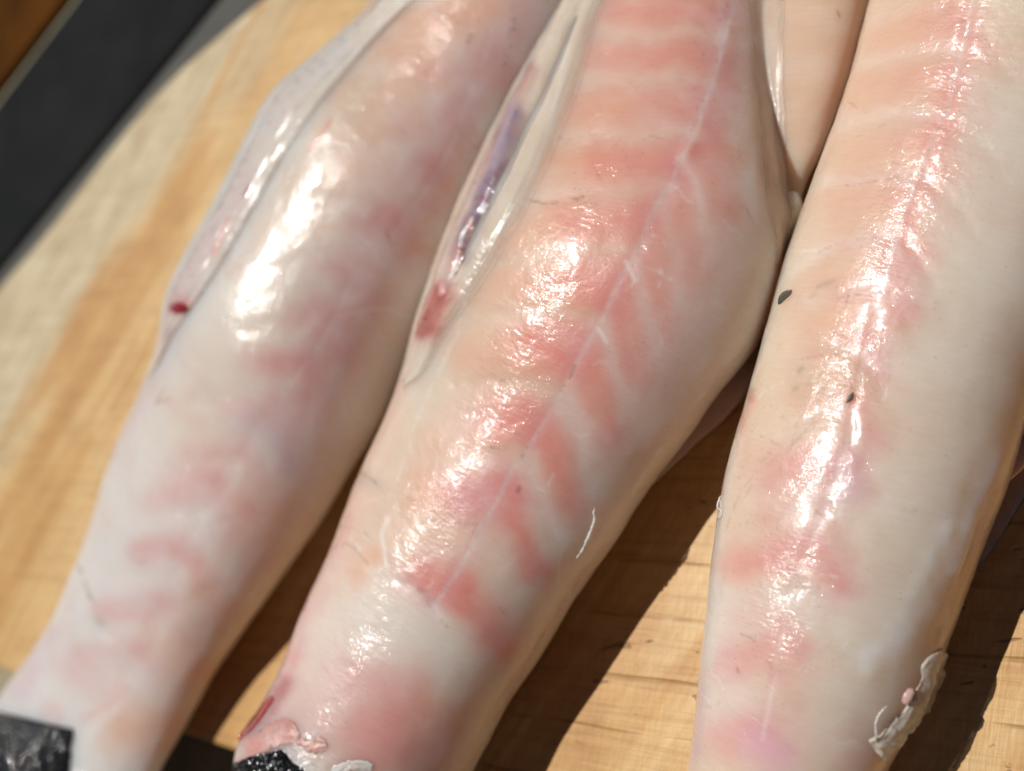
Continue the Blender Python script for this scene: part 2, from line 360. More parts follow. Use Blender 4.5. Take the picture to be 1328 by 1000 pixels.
# ------------------------------------------------------------------ fish bodies
def body(axis, L, R, ratio, n=620, m=380, ext=(0, 0), low=0.72, expo=2.5, base=0.0, cap=(0.05, 0.05)):
    """loft of rings whose outline, seen from the camera, runs through L and R"""
    ax = np.array(axis, float); ax /= np.linalg.norm(ax); nn = np.array([-ax[1], ax[0]]); nn = nn if nn[0] > 0 else -nn
    L = cat(L); R = cat(R)
    qL, oL = L @ ax, L @ nn; qR, oR = R @ ax, R @ nn
    iL, iR = np.argsort(qL), np.argsort(qR)
    q0 = max(qL.min(), qR.min()); q1 = min(qL.max(), qR.max())
    q = np.linspace(q0, q1, n)
    l = gsmooth(np.interp(q, qL[iL], oL[iL]), n / 110); r = gsmooth(np.interp(q, qR[iR], oR[iR]), n / 110)
    ph = np.linspace(0, 1, m, endpoint=False)
    # three quarters of the vertices on the upper side, 0 = right horizon
    ang = np.where(ph < 0.76, -0.25 + (math.pi + 0.5) * ph / 0.76, math.pi + 0.25 + (math.pi - 0.5) * (ph - 0.76) / 0.24)
    ca, sa = np.cos(ang), np.sin(ang); e = 2 / expo
    cx = np.sign(ca) * np.abs(ca) ** e; cz = np.where(sa > 0, np.abs(sa) ** e, -np.abs(sa) ** 0.8 * low)
    mid = (l + r) / 2; W = (r - l) / 2
    px = q[:, None] * ax + mid[:, None] * nn
    dep = DIST
    th = TILT
    a = W * dep / FPX / math.sqrt(math.cos(th) ** 2 + (np.mean(ratio) * math.sin(th)) ** 2)
    c = None; off = np.zeros(n)
    rt = np.interp(q, [-150, 200, 550, 760], np.broadcast_to(np.atleast_1d(ratio), 4) if np.size(ratio) > 1 else np.full(4, ratio)); ratio = rt
    for it in range(7):
        b = gsmooth(a * ratio, n / 60)
        c = at(px + (off[:, None] * nn), base + b * low)
        c = gsmooth(c, n / 80)
        tg = np.gradient(c[:, :2], axis=0); tg = gsmooth(tg, n / 25); tg /= np.linalg.norm(tg, axis=1)[:, None]
        ee = np.stack([-tg[:, 1], tg[:, 0], 0 * tg[:, 0]], -1)
        # ee points to image right side
        s = np.sign(((proj(c + ee * 0.01) - proj(c)) @ nn)); ee *= s[:, None]
        P = c[:, None, :] + ee[:, None, :] * (a[:, None, None] * cx[None, :, None])
        P[..., 2] += b[:, None] * cz[None, :]
        pp = proj(P); o = pp @ nn
        kq = pp @ ax
        imx, imn = o.argmax(1), o.argmin(1); rr = np.arange(n)
        tr = np.interp(kq[rr, imx], q, r); tl = np.interp(kq[rr, imn], q, l)
        er = tr - o[rr, imx]; el = tl - o[rr, imn]
        off += gsmooth((er + el) / 2, n / 90) * 0.8
        a *= np.clip(1 + gsmooth((er - el) / 2 / np.maximum(W, 5), n / 90) * 0.8, 0.8, 1.25)
    # round off both ends
    s01 = np.linspace(0, 1, n)
    tp = np.ones(n)
    if cap[0]: tp *= np.sqrt(np.clip(1 - (1 - np.clip(s01 / cap[0], 0, 1)) ** 2, 0.0004, 1))
    if cap[1]: tp *= np.sqrt(np.clip(1 - (1 - np.clip((1 - s01) / cap[1], 0, 1)) ** 2, 0.0004, 1))
    P = c[:, None, :] + (P - c[:, None, :]) * tp[:, None, None]
    arc = np.r_[0, np.cumsum(np.linalg.norm(c[1:] - c[:-1], axis=1))]
    per = (ang[None, :] * a[:, None])
    return dict(P=P, c=c, arc=arc, uv=np.stack([np.repeat(arc[:, None], m, 1), per], -1), ang=ang, a=a)
def normals(P, wrap=True):
    du = np.gradient(P, axis=0)
    dv = (np.roll(P, -1, 1) - np.roll(P, 1, 1)) if wrap else np.gradient(P, axis=1)
    N = np.cross(du, dv); N /= np.linalg.norm(N, axis=2, keepdims=True) + 1e-12
    return N
def outward(B):
    N = normals(B['P']); s = np.sign(np.sum(N * (B['P'] - B['c'][:, None, :]), axis=(1, 2)).sum()); return N * s
def relief(B, amp, seed, ridges=()):
    """low swellings, muscle steps and ridges along pixel lines"""
    u, v = B['uv'][..., 0], B['uv'][..., 1]
    N = outward(B); px = proj(B['P'])
    top = sm(-0.2, 0.2, N[..., 2])[..., None]
    h = amp * (fbm(u / 0.034, v / 0.022, seed, 3) * 1.0 + 0.35 * fbm(u / 0.009, v / 0.012, seed + 7, 3))
    for pts, wid, dz in ridges:
        dd, _ = polydist(px, cat(pts, 6)); h = h + 0.42 * dz * np.exp(-(dd / (wid * 1.3)) ** 2) * top[..., 0] * (0.6 + 0.9 * fbm(px[..., 0] / 40, px[..., 1] / 40, seed + 3, 2))
    B['P'] = B['P'] + N * h[..., None]
    return B
def finish(B, name, mat, col, parent):
    me = grid_mesh(name, B['P'][:, ::-1], wrap=True, col=col[:, ::-1], uv=B['uv'][:, ::-1])
    o = link(name, me, mat, parent)
    return o
def bvh_many(Bs):
    V, F, k = [], [], 0
    for B in Bs:
        P = B['P'][::2, ::2]; n, m = P.shape[:2]; idx = np.arange(n * m).reshape(n, m) + k; a = idx[:-1]; b = idx[1:]
        F += [tuple(map(int, x)) for x in np.stack([a, np.roll(a, -1, 1), np.roll(b, -1, 1), b], -1).reshape(-1, 4)]; V += [tuple(p) for p in P.reshape(-1, 3)]; k += n * m
    return BVHTree.FromPolygons(V, F)
def bvh(B):
    n, m = B['P'].shape[:2]; P = B['P'][::2, ::2]; n, m = P.shape[:2]
    idx = np.arange(n * m).reshape(n, m); a = idx[:-1]; b = idx[1:]
    q = np.stack([a, np.roll(a, -1, 1), np.roll(b, -1, 1), b], -1).reshape(-1, 4)
    return BVHTree.FromPolygons([tuple(p) for p in P.reshape(-1, 3)], [tuple(map(int, x)) for x in q])
CV = Vector(CAM)
def cast(tree, px):
    D = Vector(dirs(np.array(px, float))).normalized()
    h = tree.ray_cast(CV, D)
    if h[0] is not None: return np.array(h[0]), h[3]
    best = None
    for t in np.linspace(h_near, h_far, 40):
        p = CV + D * t; r = tree.find_nearest(p)
        if best is None or r[3] < best[1]: best = (p, r[3], t)
    return np.array(best[0]), best[2]
h_near, h_far = 0.22, 0.60
def ribbon(tree, A, Bq, nu, nv, lift, under=0.0015, smooth=2.0, flat=0.0, rag=0.0, drop=0.008):
    """a strip of tissue lying on a body between two pixel curves; lift(u, v) gives its height"""
    A = resample(A, nu); Bq = resample(Bq, nu)
    if rag:
        uu = np.linspace(0, 1, nu); w_ = (Bq - A) / (np.linalg.norm(Bq - A, axis=1, keepdims=True) + 1e-6); am = rag * np.minimum(1, 8 * np.minimum(uu, 1 - uu) + 0.15)
        A = A + w_ * (am * fbm(uu * 9, uu * 3 + 5, 91, 3))[:, None]; Bq = Bq + w_ * (am * fbm(uu * 8 + 7, uu * 3, 92, 3))[:, None]
    v = np.linspace(0, 1, nv); u = np.linspace(0, 1, nu)
    px = A[:, None] * (1 - v[None, :, None]) + Bq[:, None] * v[None, :, None]
    cu = np.linspace(0, nu - 1, max(4, nu // 3)).astype(int); cvv = np.linspace(0, nv - 1, max(4, nv // 2)).astype(int)
    dep = np.array([[cast(tree, px[i, j])[1] for j in cvv] for i in cu])
    # distance along each ray, smoothed, refilled to the full grid
    full = np.stack([np.interp(np.arange(nu), cu, dep[:, j]) for j in range(len(cvv))], 1)
    full = np.stack([np.interp(np.arange(nv), cvv, full[i]) for i in range(nu)], 0)
    if flat:
        V_ = np.linspace(0, 1, nv)[None]
        full = full * (1 - flat * (1 - V_)) + (full[:, -4:-3] + drop * (1 - V_)) * flat * (1 - V_)
    if smooth: full = gsmooth(full, smooth); full = gsmooth(full.T, smooth).T
    D = dirs(px); D /= np.linalg.norm(D, axis=2, keepdims=True)
    P = CAM + D * full[..., None]
    N = normals(P, False); s = np.sign((N * -D).sum()); N *= s
    U, V = np.meshgrid(u, v, indexing='ij')
    h = lift(U, V)
    T = P + N * h[..., None]; Bt = P - N * under
    ring = np.concatenate([T, Bt[:, ::-1]], 1)
    pxr = np.concatenate([px, px[:, ::-1]], 1)
    return ring, pxr
def ribbon_obj(name, ring, col, mat, parent, origin=None, fade=None):
    if fade is not None:
        v_ = np.linspace(0, 1, ring.shape[1] // 2); al = fade(v_); al = np.r_[al, al[::-1]]
        col = np.concatenate([col, np.broadcast_to(al[None, :, None], col.shape[:2] + (1,))], -1)
    uv = np.stack([np.repeat(np.arange(ring.shape[0])[:, None], ring.shape[1], 1) * 0.0006, np.repeat(np.arange(ring.shape[1])[None], ring.shape[0], 0) * 0.0006], -1)
    n, m = ring.shape[:2]; idx = np.arange(n * m).reshape(n, m); a = idx[:-1]; b = idx[1:]
    q = np.stack([a, np.roll(a, -1, 1), np.roll(b, -1, 1), b], -1).reshape(-1, 4)
    h = m // 2
    caps = []
    for row in (idx[0], idx[-1][::-1]):
        for j in range(h - 1): caps.append((row[j], row[m - 1 - j], row[m - 2 - j], row[j + 1]))
    q = np.vstack([q, np.array(caps)])
    me = raw_mesh(name, ring.reshape(-1, 3), q, col.reshape(-1, col.shape[-1]), uv.reshape(-1, 2))
    bm = bmesh.new(); bm.from_mesh(me); bmesh.ops.recalc_face_normals(bm, faces=bm.faces); bm.to_mesh(me); bm.free()
    return link(name, me, mat, parent, origin=origin)

def skin_tail(col, px, y0, x=None):
    f = sm(y0, y0 + 25, px[..., 1]) [..., None]
    return col * (1 - f) + np.array([0.012, 0.012, 0.012]) * f

def veins(lines, k, seed, dark=0.35):
    """fine hair vessels and pale fibres scattered along and across a seam line"""
    g = np.random.default_rng(seed); C = resample(lines, 80); out = []
    for _ in range(k):
        i = g.integers(2, 78); p = C[i] + g.normal(0, 1, 2) * np.array([85, 40]); t = C[min(i + 2, 79)] - C[i - 2]; t /= np.linalg.norm(t)
        a_ = g.choice([-1.15, 1.15, 0.1, -0.9]) + g.normal(0, 0.3); dv = np.array([t[0] * math.cos(a_) - t[1] * math.sin(a_), t[0] * math.sin(a_) + t[1] * math.cos(a_)])
        L_ = g.uniform(10, 45); nv_ = np.array([-dv[1], dv[0]])
        pts = [tuple(p + dv * L_ * f + nv_ * g.normal(0, 0.07) * L_) for f in (0, 0.35, 0.7, 1)]
        if g.random() < dark: out.append((pts, g.uniform(1.1, 1.7), VEIN, g.uniform(.2, .45)))
        else: out.append((pts, g.uniform(1.4, 2.6), WHITE, g.uniform(.2, .45)))
    return out
def chevrons(line, steps, left, right, wid, c, s_):
    """one soft V of darker muscle at every step down a seam line"""
    C = resample(line, 200); out = []
    for k_, f_ in enumerate(steps):
        p = C[int(f_ * 199)]; j = 1 + 0.15 * math.sin(k_ * 2.3)
        out.append(([tuple(p + np.array(left) * j), tuple(p + np.array(left) * 0.5 * j + np.array([0, -4])), tuple(p)], wid, c, s_))
        out.append(([tuple(p), tuple(p + np.array(right) * 0.45 * j + np.array([5, 0])), tuple(p + np.array(right) * j)], wid * 0.9, c, s_))
    return out
# ---- left fish
LL = [(760, -430), (630, -230), (545, -110), (474, 6), (436, 44), (391, 84), (348, 120), (317, 178), (286, 240), (244, 317), (216, 372), (208, 410), (201, 450), (180, 508), (147, 580), (130, 630), (112, 690), (92, 740), (70, 795), (42, 842), (12, 885), (-18, 930), (-50, 985), (-90, 1060), (-130, 1150)]
LR = [(1000, -430), (900, -260), (880, -120), (800, 0), (735, 120), (662, 240), (598, 350), (537, 455), (500, 538), (452, 618), (428, 660), (380, 730), (330, 800), (283, 868), (243, 938), (208, 1000), (170, 1070), (130, 1150)]
F1 = body((-0.44, 0.90), LL, LR, (0.70, 0.72, 0.50, 0.34), expo=2.15)
lat1 = [(640, 40), (597, 160), (560, 235), (505, 310), (455, 370), (420, 440), (375, 500), (330, 560), (290, 620), (250, 690), (205, 790), (160, 880)]
WALLS1 = [[(470, 100), (560, 90)], [(420, 190), (540, 180)], [(370, 270), (480, 255)], [(330, 350), (430, 330)], [(290, 430), (390, 420)], [(250, 520), (340, 505)], [(215, 600), (300, 590)], [(180, 670), (250, 665)], [(140, 745), (220, 750)]]
F1 = relief(F1, 0.0006, 5, [(w_, 10, -0.0010) for w_ in WALLS1] + [(lat1, 7, -0.0006), ([(480, 60), (420, 190), (350, 300), (290, 400), (240, 500)], 14, 0.0008),
    ([(250, 690), (330, 660)], 6, -0.0005), ([(120, 770), (200, 800), (290, 760)], 10, -0.0006), ([(150, 930), (190, 860), (230, 800)], 12, 0.0007)])
px1 = proj(F1['P']); c1 = np.tile(PALE * np.array([1.01, 1.05, 1.10]), px1.shape[:2] + (1,))
S1 = [
    ([(640, 60), (560, 240), (440, 430), (330, 590), (240, 740)], 30, ROSE, .12),
    ([(500, -60), (430, 190), (340, 380), (260, 560)], 60, CREAM, 0.55),
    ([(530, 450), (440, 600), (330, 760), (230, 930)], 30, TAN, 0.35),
    ([(507, 15), (560, 25), (640, 10)], 20, ORANGE, 0.75), ([(490, 75), (540, 70)], 18, ORANGE, 0.65), ([(455, 120), (500, 120), (560, 105)], 16, ORANGE, 0.55),
    ([(430, 170), (480, 165), (540, 160)], 16, ORANGE, 0.40), ([(390, 240), (440, 225), (490, 215)], 16, ORANGE, 0.35), ([(350, 300), (420, 290)], 16, ORANGE, 0.25),
    ([(640, 70), (660, 110)], 14, ROSE, 0.61), ([(600, 140), (590, 190)], 15, ROSE, 0.61), ([(560, 215), (560, 260)], 15, ROSE, 0.56),
    ([(500, 285), (530, 320)], 17, ROSE, 0.52), ([(455, 350), (480, 400)], 15, ROSE, 0.47), ([(420, 425), (440, 460)], 17, ROSE, 0.58), ([(360, 470), (390, 480), (400, 530)], 15, ROSE, 0.52),
    ([(310, 545), (350, 550), (375, 590)], 15, LILAC, 0.5), ([(240, 625), (275, 625), (310, 660)], 14, ROSE, 0.54), ([(335, 660), (325, 690)], 22, ORANGE, 0.40),
    ([(185, 705), (220, 708), (255, 730)], 9, ROSE, 0.66), ([(262, 755), (280, 790)], 18, ORANGE, 0.50), ([(128, 792), (160, 795), (190, 802)], 7, ROSE, 0.61),
    ([(205, 830), (235, 855), (265, 870)], 20, ORANGE, 0.55), ([(90, 870), (150, 890)], 15, ROSE, 0.28), ([(165, 945), (215, 950)], 22, ORANGE, 0.65), ([(60, 920), (72, 925)], 8, PINK, 0.5),
    ([(140, 600), (180, 520), (220, 440)], 10, LILAC, 0.3), ([(60, 820), (40, 860), (20, 900)], 12, LILAC, 0.4),
    (lat1, 3.4, WHITE, 0.3), (lat1, 1.6, LILAC, 0.5),
    ([(490, 90), (430, 180), (380, 260)], 12, MEMB, 0.6),
    ([(430, 330), (465, 350)], 5, WHITE, .35), ([(390, 430), (430, 400), (470, 385)], 4, WHITE, .4), ([(440, 410), (500, 400), (530, 410)], 3, WHITE, .4),
    ([(260, 680), (300, 640), (320, 600)], 6, WHITE, .4), ([(120, 950), (180, 880), (220, 800)], 6, WHITE, .45), ([(100, 975), (130, 925)], 5, WHITE, .4), ([(105, 930), (140, 915), (165, 895)], 4, ROSE, .4),
    ([(102, 730), (115, 770), (125, 782)], 2.2, GREY, .8), ([(200, 525), (212, 505)], 1.6, VEIN, .6), ([(202, 522), (222, 517)], 1.4, VEIN, .5), ([(500, 300), (508, 320)], 1.6, VEIN, .6),
    ([(430, 155), (400, 195)], 3, PINK, .5), ([(128, 805)], 5, GREY, .7), ([(140, 570), (143, 590)], 4, DKRED, .5),
]
S1 += [([(700, -40), (682, 30), (690, 80)], 20, ROSE * np.array([1.05, 1.2, 1.2]), .5)] + chevrons(lat1, np.linspace(0.06, 0.96, 13), (-62, 4), (26, 44), 10.5, ROSE * np.array([1.02, 1.15, 1.15]), .34)
S1 += veins(lat1, 34, 101)
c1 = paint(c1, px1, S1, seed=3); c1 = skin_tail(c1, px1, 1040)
R1 = empty('skinned_fish', F1['c'][300] * np.array([1, 1, 0])); tag(R1, 'skinned pale lilac fish at the left, softly out of focus, beside the bare board', 'fish', 'skinned fish lying side by side on the board')
finish(F1, 'flesh', M_FLESH, c1, R1)
T1 = bvh(F1)

# ---- middle fish
ML = [(1000, -430), (900, -260), (795, -120), (722, 0), (670, 95), (628, 185), (590, 268), (560, 345), (538, 412), (519, 490), (490, 560), (462, 620), (440, 680), (415, 740), (390, 792), (370, 850), (345, 902), (312, 960), (287, 1000), (250, 1060), (215, 1140)]
MR = [(1190, -430), (1120, -280), (1060, -150), (1015, -30), (1003, 80), (1008, 200), (1020, 300), (1006, 385), (978, 455), (935, 508), (893, 570), (848, 625), (800, 700), (750, 770), (702, 850), (660, 912), (632, 965), (610, 1005), (575, 1070), (540, 1150)]
F2 = body((-0.395, 0.92), ML, MR, (0.60, 0.64, 0.80, 0.92), expo=2.15)
lat2 = [(985, -120), (960, -30), (945, 35), (922, 110), (905, 165), (887, 205), (855, 262), (830, 315), (805, 360), (775, 425), (745, 475), (705, 550), (660, 620), (630, 675), (590, 745), (560, 790)]
WALLS2 = [[(775, 42), (830, 46), (935, 45)], [(757, 106), (820, 102), (922, 104)], [(717, 178), (800, 176), (900, 172)], [(687, 257), (760, 250), (862, 250)], [(640, 340), (720, 330), (826, 322)], [(600, 415), (683, 405), (778, 415)], [(590, 500), (660, 495), (722, 505)], [(550, 600), (620, 588), (680, 600)], [(820, 345), (835, 400), (850, 450)], [(778, 430), (800, 490), (815, 540)], [(730, 520), (750, 580), (765, 640)], [(690, 600), (705, 660), (720, 700)]]
F2 = relief(F2, 0.0006, 25, [(w_, 9, -0.0009) for w_ in WALLS2] + [(lat2, 6, -0.0007), ([(945, 35), (915, 140), (888, 200)], 7, 0.0026), ([(600, 420), (640, 330), (690, 250)], 10, -0.0006),
    ([(480, 740), (540, 760), (560, 780)], 7, -0.0012), ([(470, 735), (520, 750)], 6, 0.0010), ([(620, 410), (720, 395)], 5, -0.0005), ([(590, 500), (660, 490)], 5, -0.0005),
    ([(540, 590), (620, 580)], 5, -0.0005), ([(505, 640), (500, 700), (520, 740)], 6, 0.0008), ([(640, 930), (700, 840), (800, 680)], 6, -0.0007), ([(655, 880), (720, 780)], 6, 0.0006),
    ([(1000, 120), (1010, 220), (1018, 305)], 7, 0.0016), ([(970, 60), (975, 180), (985, 280)], 8, 0.0009), ([(840, 600), (870, 540), (930, 470)], 9, 0.0006)])
px2 = proj(F2['P']); c2 = np.tile(CREAM * np.array([1.0, 1.0, 1.02]), px2.shape[:2] + (1,))
S2 = [
    ([(700, 260), (640, 400), (580, 540), (540, 680)], 55, ORANGE, .22), ([(900, 60), (830, 240), (760, 400), (690, 540), (620, 660)], 48, PINK, .28),
    ([(930, 300), (850, 470), (780, 640), (700, 800)], 66, PALE * np.array([1.03, 1.0, .97]), 0.7), ([(420, 900), (470, 820), (560, 850)], 55, PALE, 0.8),
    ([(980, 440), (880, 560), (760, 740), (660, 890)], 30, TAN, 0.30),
    # blocks left of the line, from the head end down
    ([(795, -40), (860, -40), (930, -40)], 20, PINK, .7), ([(790, 14), (840, 14), (890, 12), (925, 18)], 19, PINK, .62), ([(770, 72), (820, 74), (880, 72), (915, 75)], 20, PINK, .60),
    ([(738, 138), (800, 138), (870, 135), (905, 140)], 20, PINK, .48), ([(745, 140), (790, 138)], 18, ORANGE, .5), ([(700, 215), (760, 210)], 20, ORANGE, .62), ([(780, 212), (840, 212), (880, 215)], 21, PINK, .62),
    ([(665, 295), (720, 288)], 19, ORANGE, .6), ([(750, 288), (800, 290), (838, 292)], 20, PINK, .58), ([(620, 380), (650, 350)], 18, ORANGE, .4), ([(700, 372), (740, 366)], 20, ORANGE, .6), ([(755, 365), (790, 372)], 21, PINK, .66),
    ([(580, 470), (600, 455)], 16, ORANGE, .35), ([(660, 468), (700, 452)], 20, ORANGE, .55), ([(705, 445), (745, 452)], 22, PINK, .80),
    ([(640, 552), (680, 546), (700, 556)], 19, PINK, .72), ([(545, 570), (535, 600)], 13, ORANGE, .45), ([(517, 648), (540, 630), (580, 645)], 13, ORANGE, .55), ([(600, 640), (640, 638), (660, 648)], 18, ROSE * np.array([1, .85, .9]), .82),
    ([(465, 745), (480, 720)], 10, ORANGE, .5), ([(545, 748), (580, 762)], 15, ROSE, .85), ([(565, 760), (595, 772)], 14, PINK, .6),
    ([(918, 105), (905, 150)], 15, PINK, .5), ([(890, 195), (880, 225)], 15, PINK, .5), ([(845, 270), (835, 300)], 16, PINK, .5), ([(798, 362), (785, 385)], 16, PINK, .5), ([(752, 445), (742, 470)], 17, PINK, .55), ([(700, 548), (690, 570)], 16, PINK, .55), ([(655, 635), (645, 655)], 14, PINK, .55), ([(588, 755), (575, 768)], 13, PINK, .55),
    # right arms
    ([(945, 30), (950, 90), (945, 130)], 18, ROSE, .7), ([(918, 185), (930, 215), (935, 260)], 20, PINK, .60), ([(875, 270), (890, 310), (895, 350)], 20, PINK, .50), ([(835, 345), (852, 395), (862, 425)], 19, PINK, .52), ([(795, 385), (812, 435), (828, 480)], 19, PINK, .70),
    ([(755, 462), (775, 515), (788, 560)], 18, PINK, .68), ([(700, 558), (722, 595), (735, 650)], 16, PINK, .70), ([(655, 650), (676, 690), (692, 735)], 11, PINK, .75), ([(595, 768), (620, 800), (648, 832)], 14, PINK, .70),
    ([(530, 915), (515, 950), (495, 965)], 24, PINK, .62), ([(560, 925), (580, 930)], 15, ORANGE, .5), ([(455, 880), (490, 890)], 22, ROSE, .55), ([(480, 960), (560, 985)], 26, ROSE, .45), ([(378, 852)], 9, PINK, .7), ([(375, 880), (390, 850)], 5, PINK, .3),
    ([(368, 892), (350, 915), (322, 945)], 9, DKRED, 1.0), ([(372, 888), (360, 900)], 6, DKRED, .9), ([(345, 905), (330, 935), (310, 955)], 9, DKRED, .8), ([(362, 905), (352, 920)], 5, DKRED, .7), ([(395, 770), (390, 830), (375, 880)], 5, LILAC, .6), ([(400, 760), (392, 790)], 3, PURPLE, .7),
    ([(350, 940), (310, 985)], 26, ROSE, .5), ([(400, 950), (460, 950)], 26, ROSE, .35),
    # the seam and the pale walls between the muscle blocks
    (lat2, 14, LILAC, .22), (lat2, 3.0, WHITE, .32), (lat2, 2.0, PURPLE, .25),
    ([(775, 42), (830, 46), (900, 40), (935, 45)], 8, SEPT, .65), ([(757, 106), (820, 102), (900, 98), (922, 104)], 8, SEPT, .6), ([(717, 178), (800, 176), (870, 172), (900, 172)], 8, SEPT, .55), ([(687, 257), (760, 250), (820, 245), (862, 250)], 8, SEPT, .5), ([(640, 340), (720, 330), (800, 325), (826, 322)], 8, SEPT, .45),
    ([(600, 415), (683, 405), (740, 402), (778, 415)], 8, CREAM, .6), ([(590, 500), (660, 495), (722, 505)], 9, CREAM, .6), ([(550, 600), (620, 588), (680, 600)], 9, CREAM, .6),
    ([(820, 345), (835, 400), (850, 450)], 7, PALE, .55), ([(778, 430), (800, 490), (815, 540)], 8, PALE, .6), ([(860, 265), (875, 330), (885, 400)], 7, PALE, .45), ([(730, 520), (750, 580), (765, 640)], 9, PALE, .7), ([(690, 600), (705, 660), (720, 700)], 9, PALE, .6),
    ([(888, 205), (905, 245), (915, 300)], 5, WHITE, .45), ([(810, 340), (822, 365)], 3, WHITE, .6), ([(775, 428), (785, 445)], 3, WHITE, .6),
    ([(985, 60), (995, 180), (1003, 300)], 22, MEMB, .7), ([(1000, 130), (1012, 240), (1020, 305)], 3, WHITE, .6), ([(975, 230), (990, 330), (985, 400)], 12, PALE, .6),
    # left membrane border over the flank
    ([(560, 470), (535, 540), (515, 600), (500, 660)], 20, MEMB, .8), ([(595, 430), (555, 510), (530, 580), (510, 640)], 2.4, WHITE, .35), ([(530, 480), (490, 560), (455, 650), (430, 720)], 6, ROSE, .3), ([(445, 680), (415, 745), (385, 810), (365, 870)], 12, ROSE, .35),
    # veins and flecks
    ([(725, 178), (742, 182)], 1.6, VEIN, .8), ([(680, 258), (715, 264), (757, 256)], 1.6, VEIN, .8), ([(706, 398), (709, 423)], 1.6, VEIN, .8), ([(650, 495), (662, 492)], 1.7, VEIN, .7), ([(727, 505), (738, 490), (745, 475)], 1.6, VEIN, .6), ([(676, 592), (682, 582)], 2.0, VEIN, .9), ([(635, 580), (660, 584)], 1.5, VEIN, .7),
    ([(674, 633), (672, 636)], 3, DKRED, .6), ([(800, 556)], 2.0, DKRED, .8), ([(462, 620), (480, 625), (490, 628)], 7, GREY, .42), ([(470, 614), (488, 626)], 2.2, GREY, .7), ([(440, 683), (470, 690), (482, 700)], 1.5, GREY, .6), ([(420, 720), (450, 705), (480, 735)], 1.4, GREY, .5),
    ([(546, 768), (556, 782)], 4, DKRED, .75), ([(540, 760), (560, 790), (580, 815)], 1.8, DKRED, .5), ([(620, 680), (600, 720)], 1.5, ROSE, .6), ([(560, 678), (620, 680)], 1.4, VEIN, .4), ([(470, 650), (560, 635)], 1.5, WHITE, .4), ([(500, 735), (495, 690), (505, 670)], 3, WHITE, .6), ([(480, 738), (540, 770), (570, 800)], 5, WHITE, .55),
    ([(640, 935), (672, 885), (700, 830), (760, 740)], 2.2, ROSE * .8, .4), ([(820, 640), (870, 560), (930, 490)], 2.2, WHITE, .35), ([(720, 770), (728, 720), (745, 700)], 2, WHITE, .3), ([(905, 27)], 4, DKRED, .2), ([(997, 92)], 2.3, DKRED, .8), ([(514, 936)], 2.2, VEIN, .8),
]
S2 += veins(lat2, 48, 102)
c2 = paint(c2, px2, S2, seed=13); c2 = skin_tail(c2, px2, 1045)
R2 = empty('skinned_fish', F2['c'][300] * np.array([1, 1, 0])); tag(R2, 'middle skinned fish with bright pink chevron muscle bands and a purple slit along its back', 'fish', 'skinned fish lying side by side on the board')
finish(F2, 'flesh', M_FLESH, c2, R2)
T2 = bvh(F2)

# ---- right fish
RL = [(1290, -430), (1220, -260), (1165, -120), (1128, 0), (1096, 115), (1064, 205), (1040, 272), (1012, 350), (992, 425), (972, 500), (952, 568), (938, 622), (928, 682), (918, 760), (910, 840), (901, 920), (890, 1000), (880, 1080), (868, 1160)]
RR = [(1720, -430), (1670, -260), (1620, -100), (1570, 20), (1500, 180), (1430, 330), (1380, 430), (1335, 535), (1303, 640), (1278, 705), (1252, 775), (1226, 850), (1192, 930), (1152, 1000), (1112, 1080), (1080, 1160)]
F3 = body((-0.23, 0.97), RL, RR, (0.62, 0.68, 0.78, 0.86), expo=2.08)
lat3 = [(1290, -120), (1262, 0), (1245, 70), (1228, 140), (1212, 178), (1185, 250), (1162, 308), (1145, 380), (1125, 450), (1110, 520), (1095, 590), (1060, 680), (1030, 760), (1010, 850), (990, 960)]
WALLS3 = [[(1120, 80), (1235, 68), (1330, 110)], [(1090, 160), (1215, 150), (1300, 220)], [(1075, 235), (1195, 228), (1270, 310)], [(1020, 360), (1080, 318), (1160, 304), (1230, 400)], [(1050, 390), (1140, 375), (1210, 480)], [(980, 560), (1040, 455), (1110, 455), (1170, 560)], [(960, 660), (1000, 580), (1080, 540), (1140, 640)], [(960, 680), (1050, 650), (1110, 720)], [(950, 790), (1040, 770), (1090, 850)]]
F3 = relief(F3, 0.0006, 45, [(w_, 9, -0.0009) for w_ in WALLS3] + [(lat3, 7, -0.0008), ([(1205, 185), (1165, 305), (1142, 395)], 5, 0.0009), ([(1010, 350), (1080, 320), (1160, 308)], 5, -0.0004), ([(1130, 870), (1170, 800), (1230, 690)], 10, 0.0020),
    ([(1240, 740), (1270, 660), (1300, 590)], 7, 0.0022), ([(1215, 830), (1260, 720), (1290, 640)], 5, -0.0022), ([(960, 900), (940, 700)], 12, 0.0006), ([(950, 700), (960, 600), (990, 520)], 8, -0.0006), ([(1120, 540), (1100, 640)], 8, 0.0006)])
px3 = proj(F3['P']); c3 = np.tile(CREAM * np.array([0.95, 0.94, 0.93]), px3.shape[:2] + (1,))
